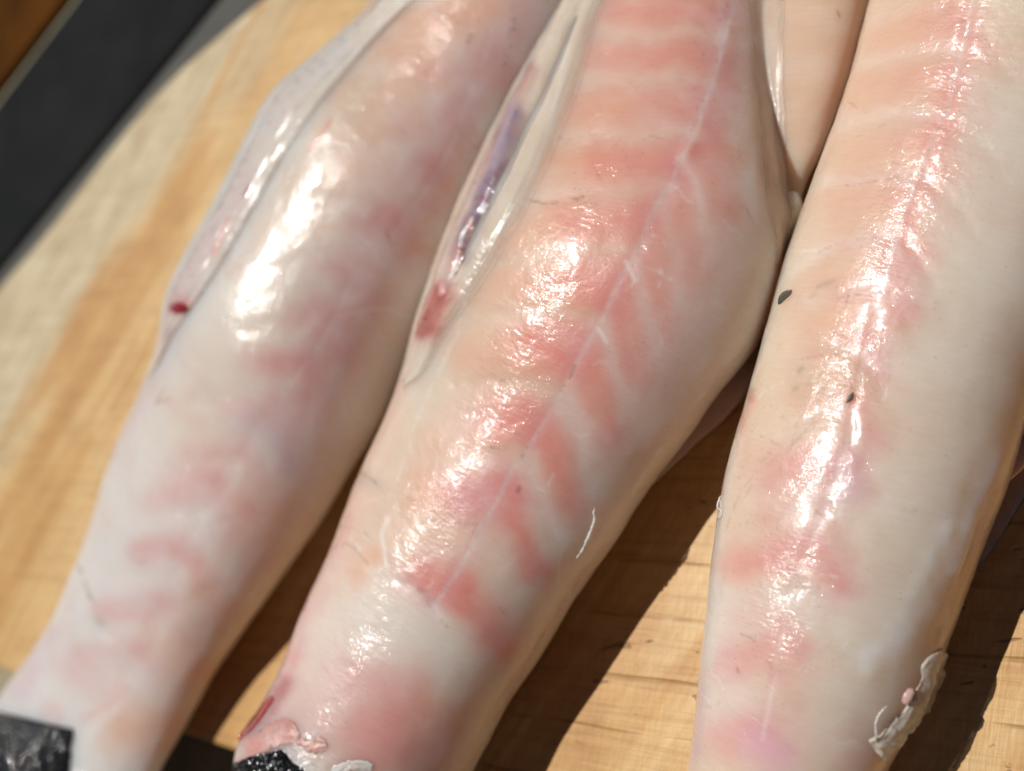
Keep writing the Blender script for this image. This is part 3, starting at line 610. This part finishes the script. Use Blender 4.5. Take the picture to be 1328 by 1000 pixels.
S3 = [
    ([(1190, 40), (1130, 250), (1070, 450), (1020, 620)], 50, ORANGE, 0.17), ([(1250, 60), (1180, 290), (1110, 520), (1050, 720), (1000, 950)], 26, ROSE, .22),
    ([(1300, 200), (1250, 420), (1200, 620), (1130, 860)], 80, PALE * np.array([.98, .955, .91]), .8), ([(940, 900), (950, 760)], 36, PALE, .6),
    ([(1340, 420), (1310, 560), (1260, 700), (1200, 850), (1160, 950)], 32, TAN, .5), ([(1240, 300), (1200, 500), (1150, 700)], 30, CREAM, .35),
    ([(1150, -40), (1230, -40)], 22, ORANGE, 0.35), ([(1140, 50), (1190, 45), (1230, 35)], 22, ORANGE, 0.43), ([(1110, 120), (1170, 112), (1215, 110)], 20, ORANGE, 0.39), ([(1100, 200), (1150, 202), (1190, 195)], 22, ORANGE, 0.34), ([(1095, 260), (1150, 262)], 18, ORANGE, 0.36),
    ([(1075, 360), (1115, 350), (1140, 345)], 18, ORANGE, 0.32), ([(1060, 425), (1105, 420), (1130, 410)], 19, ORANGE, 0.39), ([(1040, 505), (1070, 495), (1100, 490)], 22, TAN, .55), ([(1090, 485), (1115, 500)], 16, ORANGE, 0.28),
    ([(1000, 620), (1045, 612), (1100, 612)], 20, ROSE, .55), ([(1095, 600), (1105, 640)], 17, LILAC, .55), ([(962, 730), (995, 722), (1032, 708), (1062, 716), (1092, 765)], 15, ROSE, .72), ([(958, 735), (975, 740)], 16, ORANGE, 0.28), ([(945, 858), (985, 850), (1008, 832), (1030, 842)], 14, ROSE, .58),
    ([(940, 960), (965, 950), (995, 945)], 18, ROSE, .55), ([(985, 965), (1010, 985)], 16, LILAC * np.array([1.2, .95, 1.1]), .6), ([(1100, 970), (1150, 980)], 20, ROSE, .3),
    ([(1238, 110), (1230, 150), (1228, 165)], 12, PINK, .55), ([(1207, 195), (1210, 225)], 12, PINK, .55), ([(1185, 262), (1178, 300), (1195, 325)], 13, PINK, .52), ([(1158, 340), (1165, 385), (1170, 400)], 14, ROSE, .6), ([(1128, 430), (1135, 470)], 14, ROSE, .5), ([(1255, 60), (1240, 20)], 16, ROSE, .4), ([(1115, 540), (1130, 560)], 14, ROSE, .4),
    (lat3, 3.4, WHITE, .30), ([(1212, 175), (1200, 210), (1182, 250)], 4, WHITE, .5), ([(1150, 305), (1162, 312), (1168, 330)], 4, WHITE, .6), ([(1140, 370), (1136, 395), (1145, 410)], 4, WHITE, .6), (lat3[2:7], 1.8, DKRED, .35),
    ([(1120, 80), (1180, 70), (1235, 68)], 7, WHITE, .45), ([(1090, 160), (1150, 150), (1215, 150)], 7, WHITE, .4), ([(1075, 235), (1140, 232), (1195, 228)], 6, WHITE, .38), ([(1020, 360), (1080, 318), (1130, 308), (1160, 304)], 6, WHITE, .4), ([(1050, 390), (1100, 380), (1140, 375)], 6, WHITE, .35),
    ([(980, 560), (1040, 455), (1100, 455)], 8, CREAM, .5), ([(960, 660), (1000, 580), (1080, 540)], 8, CREAM, .5), ([(1040, 660), (1080, 660)], 14, PALE, .6), ([(1000, 770), (1050, 790)], 20, PALE, .6),
    ([(1238, 680), (1200, 770), (1160, 830), (1120, 850)], 9, WHITE * np.array([.95, .98, 1.03]), .95), ([(1262, 690), (1240, 760), (1220, 830)], 3, WHITE, .4), ([(1300, 600), (1280, 660), (1260, 710)], 10, LILAC, .35), ([(1260, 600), (1245, 660), (1235, 700)], 4, TAN, .5),
    ([(958, 560), (935, 660), (925, 760), (915, 860)], 6, WHITE, .45), ([(975, 520), (965, 540), (962, 560)], 4, PINK, .6), ([(972, 507), (971, 516)], 4, DKRED, .7), ([(905, 900), (900, 980)], 10, LILAC, .5),
    # veins
    ([(1062, 327), (1078, 320), (1100, 312), (1135, 308)], 1.7, VEIN, 0.51), ([(1098, 240), (1120, 238), (1150, 232), (1165, 231)], 1.5, VEIN, 0.42), ([(1092, 185), (1115, 175), (1150, 160)], 1.4, VEIN, 0.24),
    ([(1088, 386), (1100, 384), (1106, 382), (1116, 385)], 1.7, VEIN, 0.48), ([(1100, 384), (1097, 395)], 1.6, VEIN, 0.48), ([(1040, 465), (1060, 462), (1095, 460)], 1.4, VEIN, 0.36), ([(1010, 610), (1030, 575), (1060, 545)], 1.6, GREY, 0.36), ([(995, 570), (1015, 580)], 1.4, GREY, 0.36), ([(985, 600), (1000, 590)], 1.4, GREY, 0.30),
    ([(960, 650), (1000, 600), (1050, 560)], 1.4, GREY, 0.24), ([(940, 690), (960, 640), (985, 610)], 1.4, GREY, 0.30), ([(1180, 555), (1195, 565)], 1.4, VEIN, 0.30), ([(960, 823), (970, 826), (978, 832)], 1.5, VEIN, 0.42), ([(922, 870), (940, 885), (952, 886)], 1.5, VEIN, 0.30), ([(1030, 778), (1040, 757)], 1.6, VEIN, 0.30), ([(956, 868), (957, 872)], 2.2, DKRED, .6),
    ([(1060, 372), (1075, 366), (1082, 362)], 3, GREY, 0.36), ([(1050, 385), (1062, 378)], 2, GREY, 0.30), ([(1040, 478), (1036, 482)], 3, GREY, 0.48), ([(1060, 490), (1080, 500), (1100, 480)], 20, GREY, 0.10), ([(1030, 505), (1034, 503)], 3, GREY, 0.42), ([(1060, 380), (1080, 370)], 10, GREY, 0.07), ([(1010, 444), (1012, 448)], 2, VEIN, 0.42), ([(1000, 640), (1030, 700), (1000, 740)], 24, GREY, 0.06), ([(1322, 281), (1328, 280)], 2.5, DKRED, .5), ([(1213, 465)], 2.4, VEIN, 0.36), ([(1317, 92)], 2, VEIN, 0.30),
]
S3 += chevrons(lat3, np.linspace(0.14, 0.92, 13), (-60, 6), (30, 52), 10.5, ROSE * np.array([1.02, 1.1, 1.0]), .26)
S3 += veins(lat3, 36, 103)
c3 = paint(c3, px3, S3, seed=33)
# peppery pigment flecks of the right fish
pp = fbm(px3[..., 0] / 4.0, px3[..., 1] / 2.6, 71, 2); msk = np.exp(-((px3[..., 0] - 1010) / 60) ** 2) * sm(430, 560, px3[..., 1]) * (1 - sm(860, 960, px3[..., 1]))
f = (0.35 * sm(0.38, 0.52, pp) * msk)[..., None]; c3 = c3 * (1 - f) + GREY * f
c3 = skin_tail(c3, px3, 1060)
R3 = empty('skinned_fish', F3['c'][300] * np.array([1, 1, 0])); tag(R3, 'right skinned cream fish with grey flecks and a torn scrap of membrane near its tail', 'fish', 'skinned fish lying side by side on the board')
finish(F3, 'flesh', M_FLESH, c3, R3)
T3 = bvh(F3)

# ------------------------------------------------------------------ flaps and strips
def lobe(name, parent, axis, L, R, ratio, tint, base=0.0, seed=1, cap=(0.2, 0.35), strokes=(), mat=None, low=0.72, n=160, m=120, amp=0.0006):
    B = body(axis, L, R, ratio, n=n, m=m, base=base, cap=cap, low=low); B = relief(B, amp, seed)
    px = proj(B['P']); c = np.tile(np.array(tint, float), px.shape[:2] + (1,)); c = paint(c, px, strokes, seed=seed)
    return finish(B, name, mat or M_FLESH, c, parent), B
BEIGE = np.array([0.66, 0.465, 0.34])
_, BF = lobe('belly_flap', R2, (-0.30, 0.95), [(1040, -260), (1015, -120), (992, 0), (985, 120), (992, 220), (1000, 275), (1008, 300)], [(1230, -260), (1175, -130), (1128, 0), (1097, 110), (1066, 195), (1047, 240), (1040, 300)], 0.62, BEIGE, base=0.012, seed=61, cap=(0.1, 0.16), n=260, m=200, mat=M_FLAP,
     strokes=[([(1085, 10), (1090, 25)], 2, DKRED, .6), ([(1110, 60), (1100, 75)], 5, PINK, .3)])
LOBE2 = lobe('belly_lobe', R2, (-0.2, 0.97), [(1012, 245), (1005, 285), (1004, 325), (1005, 350)], [(1048, 245), (1040, 275), (1025, 318), (1013, 350)], 0.9, BEIGE * np.array([1.03, 1.06, 1.1]), base=0.018, seed=62, cap=(0.3, 0.3), n=80, m=80, amp=0.0003)
lobe('lower_flap', R2, (-0.62, 0.78), [(960, 400), (905, 480), (860, 545), (820, 610), (800, 645)], [(1000, 440), (980, 492), (945, 540), (900, 580), (845, 632), (825, 655)], 0.30, BEIGE * np.array([.95, .93, .93]), seed=63, cap=(0.15, 0.2), mat=M_THIN)
lobe('belly_flap', R3, (-0.25, 0.97), [(1390, 380), (1350, 470), (1322, 545), (1300, 600), (1290, 640)], [(1470, 380), (1410, 480), (1370, 550), (1336, 602), (1315, 628)], 0.45, BEIGE * np.array([1, 1, 1.02]), base=0.012, seed=64, cap=(0.15, 0.3), mat=M_THIN)
lobe('lower_flap', R3, (-0.35, 0.93), [(1370, 480), (1330, 560), (1300, 630), (1270, 700), (1250, 740)], [(1430, 480), (1372, 570), (1330, 640), (1292, 706), (1268, 745)], 0.28, BEIGE * np.array([.92, .90, .88]), seed=65, cap=(0.15, 0.25), mat=M_THIN)

def strip_col(pxr, base, strokes, seed): 
    c = np.tile(base, pxr.shape[:2] + (1,)); return paint(c, pxr, strokes, warp=3, seed=seed)
def edge0(V, k): return np.clip(np.minimum(V, 1 - V) / k, 0, 1) ** 0.5

# slit strip along the back of the middle fish
def lift2(U, V):
    y = U
    h = 0.0003 + 0.0010 * sm(0, 0.22, V) ** 0.5 * (1 - sm(0.62, 1.0, V)) * sm(0, 0.1, 1 - U) + 0.00012 * fbm(U * 9, V * 20, 15, 3)
    h += 0.0010 * np.exp(-((V - 0.22) / 0.13) ** 2) + 0.0005 * fbm(U * 30, V * 7, 5, 3) * (1 - sm(0.5, 0.7, V))
    g = np.exp(-((V - 0.47 - 0.04 * np.sin(U * 7)) / 0.07) ** 2) * sm(0.22, 0.34, U) * (1 - sm(0.72, 0.86, U))
    h -= 0.0020 * g
    h -= 0.0003 * np.exp(-((V - 0.8) / 0.05) ** 2)
    return h
A2 = [(835, -180), (775, -70), (728, 2), (677, 98), (645, 163), (611, 238), (583, 303), (562, 364), (547, 408), (541, 430), (537, 452), (526, 488)]
B2 = [(890, -180), (835, -80), (785, 0), (752, 110), (722, 190), (688, 262), (650, 330), (615, 385), (583, 430), (562, 465), (545, 490), (524, 505)]
ring, pxr = ribbon(T2, A2, B2, 330, 56, lift2, under=0.0012, rag=2.5)
cs = strip_col(pxr, MEMB, [
    ([(700, 20), (655, 120), (600, 260), (560, 370)], 16, WHITE * np.array([.85, .80, .78]), .6), ([(660, 40), (620, 140)], 14, ROSE, .25),
    ([(690, 92), (674, 140), (657, 185), (642, 215)], 9, np.array([.36, .12, .11]), .9), ([(683, 92), (690, 88)], 5, DKRED, .5), ([(655, 165), (640, 190)], 2.6, DKRED, .8),
    ([(670, 150), (642, 230), (620, 290), (600, 330)], 10, np.array([.20, .12, .20]), .95), ([(600, 320), (585, 360), (572, 390)], 5, np.array([.40, .22, .24]), .6), ([(672, 130), (655, 190), (645, 220)], 4, np.array([.45, .42, .50]), .8), ([(622, 262), (632, 258), (640, 260)], 1.6, DKRED, .8), ([(655, 215), (640, 240)], 1.8, DKRED, .6),
    ([(615, 290), (610, 320)], 3, ORANGE, .5), ([(640, 200), (610, 240)], 9, ROSE, .35), ([(600, 270), (575, 350)], 10, TAN, .35),
    ([(578, 380), (566, 400), (560, 425)], 10, np.array([.48, .09, .08]), .9), ([(558, 426), (550, 434)], 6, DKRED, .9), ([(574, 392), (562, 415)], 4.5, DKRED, .85), ([(590, 345), (600, 325)], 4, PINK, .6),
    ([(740, 60), (715, 160), (690, 230), (660, 300)], 3, WHITE, .35), ([(650, 330), (625, 365), (600, 400)], 3, WHITE, .5)], 44)
ribbon_obj('back_slit', ring, cs, M_MEMB, R2, fade=lambda v: 1 - 0.85 * sm(0.70, 1.0, v))

# thin belly membrane that bridges the middle fish and its flap
ring, pxr = ribbon(bvh_many([F2, BF, LOBE2[1]]), [(945, -140), (955, -40), (968, 60), (978, 160), (990, 260), (1004, 318), (1004, 345)], [(1040, -140), (1022, -40), (1016, 60), (1018, 160), (1025, 255), (1027, 300), (1012, 342)], 200, 40,
                   lambda U, V: 0.0003 + 0.0002 * np.exp(-((V - 0.8) / 0.1) ** 2) + 0.0001 * fbm(U * 8, V * 9, 27, 3), under=0.001, smooth=3.5, rag=3)
cs = strip_col(pxr, MEMB * np.array([1.04, .98, .98]), [([(1000, 40), (1008, 160), (1016, 280)], 4, WHITE, .6), ([(965, 30), (980, 200)], 10, ROSE, .2)], 47)
ribbon_obj('belly_membrane', ring, cs, M_MEMB, R2, fade=lambda v: 0.7 * sm(0.0, 0.4, v) * (1 - 0.7 * sm(0.8, 1.0, v)))
# cut fin strip along the far edge of the left fish
def lift1(U, V):
    return 0.0002 + 0.0009 * edge0(V, 0.4) * sm(0, 0.05, 1 - U) + 0.0005 * fbm(U * 26, V * 5, 9, 3) + 0.0004 * fbm(U * 8, V * 20, 19, 3) - 0.0004 * np.exp(-((V - 0.72) / 0.09) ** 2)
A1 = [(600, -160), (530, -60), (483, 12), (445, 48), (400, 88), (359, 124), (327, 181), (296, 243), (254, 320), (225, 374), (217, 408), (209, 446), (192, 485)]
B1 = [(660, -160), (590, -60), (520, 15), (470, 70), (420, 130), (378, 185), (340, 250), (300, 320), (268, 372), (246, 405), (224, 435), (206, 470), (192, 492)]
ring, pxr = ribbon(T1, A1, B1, 300, 40, lift1, under=0.003, rag=2.0)
cs = strip_col(pxr, MEMB * np.array([1.06, 1.12, 1.22]), [
    ([(440, 60), (370, 125), (330, 190)], 14, PALE * np.array([.9, .95, 1.02]), .7), ([(320, 230), (270, 320), (235, 385)], 16, LILAC, .4), ([(325, 245), (320, 255)], 3, DKRED, .7), ([(300, 285), (280, 330)], 3, PINK, .5),
    ([(410, 140), (340, 260)], 5, WHITE, .4), ([(222, 398), (238, 398)], 9, DKRED * np.array([1.8, 1, 1]), .95), ([(214, 425), (220, 432)], 6, LILAC * .7, .7), ([(360, 160), (380, 150)], 8, LILAC, .3)], 45)
ribbon_obj('fin_strip', ring, cs, M_MEMB, R1, fade=lambda v: 1 - 0.6 * sm(0.85, 1.0, v))

def blob(name, pts, tree, rad, mat, parent, lift=0.001, seed=0, tint=None):
    """small soft lump following pixel points on a body"""
    P = np.array([cast(tree, p)[0] for p in pts]); P = resample(P, 14); n, m = 14, 14
    t = np.linspace(0, 1, n); rr = rad * np.sqrt(np.clip(1 - (2 * t - 1) ** 2, 0.01, 1)) * (1 + 0.5 * np.random.default_rng(seed).uniform(-.4, .4, n))
    tg = np.gradient(P, axis=0); tg /= np.linalg.norm(tg, axis=1)[:, None] + 1e-9
    vz = -dirs(np.array(pts[0], float)); vz /= np.linalg.norm(vz); e1 = np.cross(tg, vz); e1 /= np.linalg.norm(e1, axis=1)[:, None]
    a = np.linspace(0, 2 * math.pi, m, endpoint=False)
    V = P[:, None] + e1[:, None] * (rr[:, None, None] * np.cos(a)[None, :, None]) + vz * (rr[:, None, None] * 0.5 * np.sin(a)[None, :, None] + lift)
    me = grid_mesh(name, V, wrap=True, col=np.tile(WHITE if tint is None else tint, (n, m, 1)), uv=np.zeros((n, m, 2)))
    bm = bmesh.new(); bm.from_mesh(me); bmesh.ops.holes_fill(bm, edges=bm.edges); bmesh.ops.recalc_face_normals(bm, faces=bm.faces); bm.to_mesh(me); bm.free()
    return link(name, me, mat, parent)
blob('blood_spot', [(220, 396), (230, 399), (242, 400)], T1, 0.0024, M_BLOOD, R1, 0.0028, 1)

# black skin left on the tails
def liftk(U, V): return 0.0002 + 0.0010 * edge0(V, 0.12) * np.clip(U / 0.12, 0, 1) ** 0.5 + 0.0004 * fbm(U * 9, V * 9, 8, 3)
ring, pxr = ribbon(T1, [(-24, 918), (-48, 960), (-70, 1010), (-90, 1060)], [(96, 946), (92, 985), (80, 1030), (60, 1080)], 80, 80, liftk, smooth=1.5, rag=9)
ribbon_obj('tail_skin', ring, np.zeros(ring.shape), M_SKIN, R1)
ring, pxr = ribbon(T2, [(322, 982), (306, 992), (290, 1015), (270, 1060)], [(365, 972), (395, 1000), (420, 1012), (450, 1060)], 80, 80, liftk, smooth=1.5, rag=9)
ribbon_obj('tail_skin', ring, np.zeros(ring.shape), M_SKIN, R2)

# torn tissue at the tail of the middle fish
def liftt(U, V): return 0.0002 + 0.0005 * edge0(V, 0.45) * edge0(U, 0.3) + 0.0005 * fbm(U * 4, V * 2.5, 6, 2)
ring, pxr = ribbon(T2, [(318, 985), (322, 962), (345, 940), (372, 934), (390, 950)], [(322, 990), (335, 978), (355, 968), (372, 965), (386, 962)], 90, 40, liftt, rag=9)
ribbon_obj('torn_tissue', ring, strip_col(pxr, np.array([.66, .33, .29]), [([(330, 950), (350, 938), (380, 940)], 4, DKRED, .55), ([(350, 955), (365, 950)], 8, WHITE, .35)], 4), M_MEMB, R2)
ring, pxr = ribbon(T2, [(384, 958), (400, 960), (415, 957), (426, 966)], [(384, 964), (400, 974), (415, 976), (425, 969)], 60, 26, liftt, rag=5)
ribbon_obj('torn_tissue', ring, strip_col(pxr, np.array([.68, .38, .33]), [], 4), M_MEMB, R2)
ring, pxr = ribbon(T2, [(425, 1004), (440, 990), (460, 986), (484, 990)], [(432, 1012), (446, 1002), (462, 1000), (483, 1004)], 60, 26, liftt, rag=5)
ribbon_obj('torn_tissue', ring, strip_col(pxr, WHITE, [([(455, 998), (475, 1000)], 6, TAN * .8, .7)], 4), M_MEMB, R2)

def liftb(U, V): return 0.00015 + 0.0002 * edge0(V, 0.5) * edge0(U, 0.3)
for T_, par, A_, B_ in ((T2, R2, [(352, 902), (334, 922), (318, 944), (308, 958)], [(356, 906), (343, 925), (326, 947), (311, 960)]),):
    ring, pxr = ribbon(T_, A_, B_, 40, 10, lambda U, V: liftb(U, V) + (0.0016 if A_[0][0] > 500 else 0.0), under=0.0004, rag=2.0)
    ribbon_obj('blood_streak', ring, np.zeros(ring.shape), M_BLOOD, par)
# membrane scrap stuck to the right fish
def lifts(U, V): return 0.0008 + 0.0003 * edge0(V, 0.4) + 0.0008 * fbm(U * 6, V * 2.2, 26, 3) + 0.0009 * V
ring, pxr = ribbon(T3, [(1219, 840), (1205, 850), (1196, 872), (1186, 895), (1176, 915), (1160, 932), (1148, 950), (1128, 962), (1134, 972)],
                   [(1224, 850), (1221, 868), (1212, 892), (1200, 912), (1184, 930), (1172, 944), (1164, 962), (1152, 968), (1144, 984)], 180, 40, lifts, under=0.0002, smooth=2.5, rag=10)
scr = ribbon_obj('membrane_scrap', ring, strip_col(pxr, np.array([.66, .60, .50]), [([(1195, 880), (1185, 905)], 5, ROSE, .5), ([(1210, 850), (1200, 880)], 4, WHITE, .5), ([(1150, 955), (1140, 970)], 8, WHITE, .5), ([(1205, 885), (1190, 910)], 4, np.array([.42, .40, .34]), .7)], 4), M_SCRAP, None, origin=ring[70, 10])
tag(scr, 'torn whitish membrane scrap hanging on the right fish by its shadow', 'membrane scrap')
def tube(name, pts, tree, rad, mat, col, label, cat_, lift=0.0012, wig=0.0, fish=None, taper=True):
    P = np.array([cast(tree, p)[0] for p in resample(pts, 26)]); n, m = 26, 8
    vz = -dirs(np.array(pts[0], float)); vz /= np.linalg.norm(vz)
    g = np.random.default_rng(7); P = P + vz * lift + g.normal(0, 1, (n, 3)) * wig
    tg = np.gradient(P, axis=0); tg /= np.linalg.norm(tg, axis=1)[:, None] + 1e-9
    e1 = np.cross(tg, vz); e1 /= np.linalg.norm(e1, axis=1)[:, None]; e2 = np.cross(e1, tg)
    t = np.linspace(0, 1, n); rr = rad * (np.clip(4 * t * (1 - t), 0.08, 1) ** 0.5 if taper else np.ones(n)) * (1 + g.uniform(-.3, .3, n))
    a = np.linspace(0, 2 * math.pi, m, endpoint=False)
    V = P[:, None] + e1[:, None] * (rr[:, None, None] * np.cos(a)[None, :, None]) + e2[:, None] * (rr[:, None, None] * np.sin(a)[None, :, None])
    me = grid_mesh(name, V, wrap=True, col=np.tile(col, (n, m, 1)), uv=np.zeros((n, m, 2)))
    o = link(name, me, mat, fish, origin=None if fish else P[13])
    if label: tag(o, label, cat_)
    return o
blob('knob', [(1184, 893), (1177, 903), (1173, 914)], T3, 0.0013, M_SCRAP, scr, 0.0010, 3, np.array([.70, .44, .38]))
tube('shred', [(1136, 962), (1136, 940), (1142, 925), (1150, 916)], T3, 0.00035, M_SCRAP, WHITE, None, None, 0.002, 0.0001, fish=scr)
th = tube('tissue_thread', [(771, 658), (770, 675), (766, 690), (760, 705), (748, 724)], T2, 0.0006, M_SCRAP, WHITE, 'thin white thread of tissue lying on the middle fish above its shaded flank', 'thread', 0.0006, 0.00018)
tube('tissue_thread', [(938, 640), (932, 648), (930, 658), (935, 662), (931, 672), (936, 668), (935, 655), (933, 645)], T3, 0.00035, M_SCRAP, WHITE, 'tiny curled white thread on the left edge of the right fish', 'thread', 0.0008, 0.0001)

# grey flakes stuck on the right fish
def flake(pts, label, rad, name='grey_flake'):
    P = np.array([cast(T3, p)[0] for p in resample(pts, 13)]); n, m = 13, 10
    vz = -dirs(np.array(pts[0], float)); vz /= np.linalg.norm(vz); P = P + vz * 0.0011
    tg = np.gradient(P, axis=0); tg /= np.linalg.norm(tg, axis=1)[:, None]; e1 = np.cross(tg, vz); e1 /= np.linalg.norm(e1, axis=1)[:, None]
    t = np.linspace(0, 1, n); rr = rad * np.clip(np.sin(math.pi * t) ** 0.8, 0.05, 1); a = np.linspace(0, 2 * math.pi, m, endpoint=False)
    V = P[:, None] + e1[:, None] * (rr[:, None, None] * np.cos(a)[None, :, None]) + vz * (0.0004 * np.sin(a)[None, :, None] * (rr / rad)[:, None, None])
    me = grid_mesh(name, V, wrap=True); o = link(name, me, M_FLAKE, None, origin=P[6]); tag(o, label, 'flake')
flake([(1009, 395), (1017, 385), (1027, 376)], 'dark grey pointed flake near the left edge of the right fish', 0.0014)
flake([(1097, 523), (1103, 516), (1107, 508)], 'small grey chip on the right fish beside its bright sparkles', 0.0007)

# water drops: tiny beads in the wet strips, more added on the flesh for glints
def drops(name, parent, trees, spots, seed, mat=None):
    g = np.random.default_rng(seed); V = []; Q = []; k = 0
    a = np.linspace(0, 2 * math.pi, 8, endpoint=False); el = [0.0, 0.5, 1.0, 1.4]
    for pts, spread, cnt, r0, r1 in spots:
        C = resample(pts, 60)
        for _ in range(cnt):
            p = C[g.integers(60)] + g.normal(0, spread, 2)
            D = Vector(dirs(p)).normalized(); h = trees.ray_cast(CV, D)
            if h[0] is None: continue
            N = np.array(h[1]); N = N if N @ -np.array(D) > 0 else -N
            P = np.array(h[0]); r = g.uniform(r0, r1)
            e1 = np.cross(N, [0.3, 0.8, 0.1]); e1 /= np.linalg.norm(e1); e2 = np.cross(N, e1)
            for e in el:
                for t in a: V.append(P + (e1 * math.cos(t) + e2 * math.sin(t)) * r * math.cos(e) + N * (r * 0.65 * math.sin(e) - r * 0.05))
            for i in range(3):
                for j in range(8): Q.append((k + i * 8 + j, k + i * 8 + (j + 1) % 8, k + (i + 1) * 8 + (j + 1) % 8, k + (i + 1) * 8 + j))
            k += 32
    me = raw_mesh(name, np.array(V), np.array(Q)); return link(name, me, mat or M_DROP, parent, kind='stuff')
def tree_of(parent):
    """every piece of one fish as one ray target"""
    Vs, Fs, k = [], [], 0
    for o in parent.children:
        if o.name.split('.')[0] in ('fin_strip', 'back_slit', 'tail_skin', 'torn_tissue', 'flesh'):
            me = o.data; st = 3
            v = np.empty(len(me.vertices) * 3, np.float32); me.vertices.foreach_get('co', v); v = v.reshape(-1, 3) + np.array(parent.location)
            if o.name.startswith('flesh'): continue
            Vs += [tuple(x) for x in v]; Fs += [tuple(i + k for i in p.vertices) for p in me.polygons]; k += len(v)
    return BVHTree.FromPolygons(Vs, Fs)
drops('water_glint_beads', R1, tree_of(R1), [([(470, 20), (400, 90), (350, 140), (300, 240), (250, 330), (222, 400)], 5, 90, 0.0004, 0.0011), ([(430, 90), (340, 240), (260, 370)], 4, 40, 0.0003, 0.0007), ([(10, 960), (60, 980), (30, 1000)], 22, 60, 0.0005, 0.0011)], 2)
drops('water_glint_beads', R2, tree_of(R2), [([(680, 30), (640, 150), (590, 270), (560, 350), (545, 430)], 5, 120, 0.0004, 0.0010), ([(610, 290), (590, 350), (572, 410)], 4, 40, 0.0003, 0.0008), ([(330, 950), (370, 945), (415, 965)], 7, 30, 0.0003, 0.0006)], 3)

drops('water_glint_beads', R1, T1, [([(668, 10), (662, 50), (655, 92)], 3, 26, 0.0004, 0.0009), ([(615, 30), (606, 68)], 3, 12, 0.0004, 0.0009), ([(560, 40), (600, 20)], 6, 10, 0.0004, 0.0008), ([(600, 130), (540, 220), (470, 290)], 22, 40, 0.0002, 0.0005),  # beads from here on are added over the highlight areas for crisp sparkle
    ([(420, 320), (330, 460), (270, 600)], 26, 70, 0.0002, 0.0005), ([(280, 600), (230, 700)], 24, 22, 0.0002, 0.0005)], 5)
drops('water_glint_beads', R2, T2, [([(945, 10), (920, 100), (905, 160)], 14, 60, 0.0002, 0.0006), ([(960, 60), (955, 140), (965, 220)], 8, 40, 0.0002, 0.0005), ([(840, 80), (790, 190), (730, 290)], 24, 70, 0.0002, 0.0005), ([(700, 360), (620, 520), (560, 650)], 26, 80, 0.00015, 0.0004),
    ([(480, 790), (420, 910)], 28, 50, 0.00015, 0.0004)], 6)
drops('water_glint_beads', R3, T3, [([(1300, 60), (1230, 330), (1150, 480)], 30, 110, 0.00015, 0.0004), ([(1130, 500), (1080, 700), (1050, 860)], 26, 90, 0.00015, 0.0004)], 7)
M_GLINT = plain('silvery scale glint', (0.62, 0.62, 0.60), 0.25, (0.35, 0.35, 0.34), 400, Metallic=0.9)  # bright metal beads added on the black tail skin to give it glints
def parts_tree(parent, key):
    Vs, Fs, k = [], [], 0
    for o in parent.children:
        if o.name.split('.')[0] == key:
            Vs += [tuple(np.array(v.co) + np.array(parent.location)) for v in o.data.vertices]; Fs += [tuple(i + k for i in p.vertices) for p in o.data.polygons]; k = len(Vs)
    return BVHTree.FromPolygons(Vs, Fs)
drops('scale_glints', R1, parts_tree(R1, 'tail_skin'), [([(0, 945), (40, 965), (20, 1000)], 20, 42, 0.0004, 0.0010), ([(60, 955), (85, 965)], 10, 16, 0.0004, 0.0009)], 21, mat=M_GLINT)
drops('scale_glints', R2, parts_tree(R2, 'tail_skin'), [([(325, 990), (350, 982), (380, 996)], 12, 60, 0.0003, 0.0008)], 22, mat=M_GLINT)
sc.cycles.max_bounces = 8; sc.cycles.transparent_max_bounces = 8
sc.cycles.sample_clamp_indirect = 4.0
sc.cycles.caustics_reflective = False; sc.cycles.caustics_refractive = False
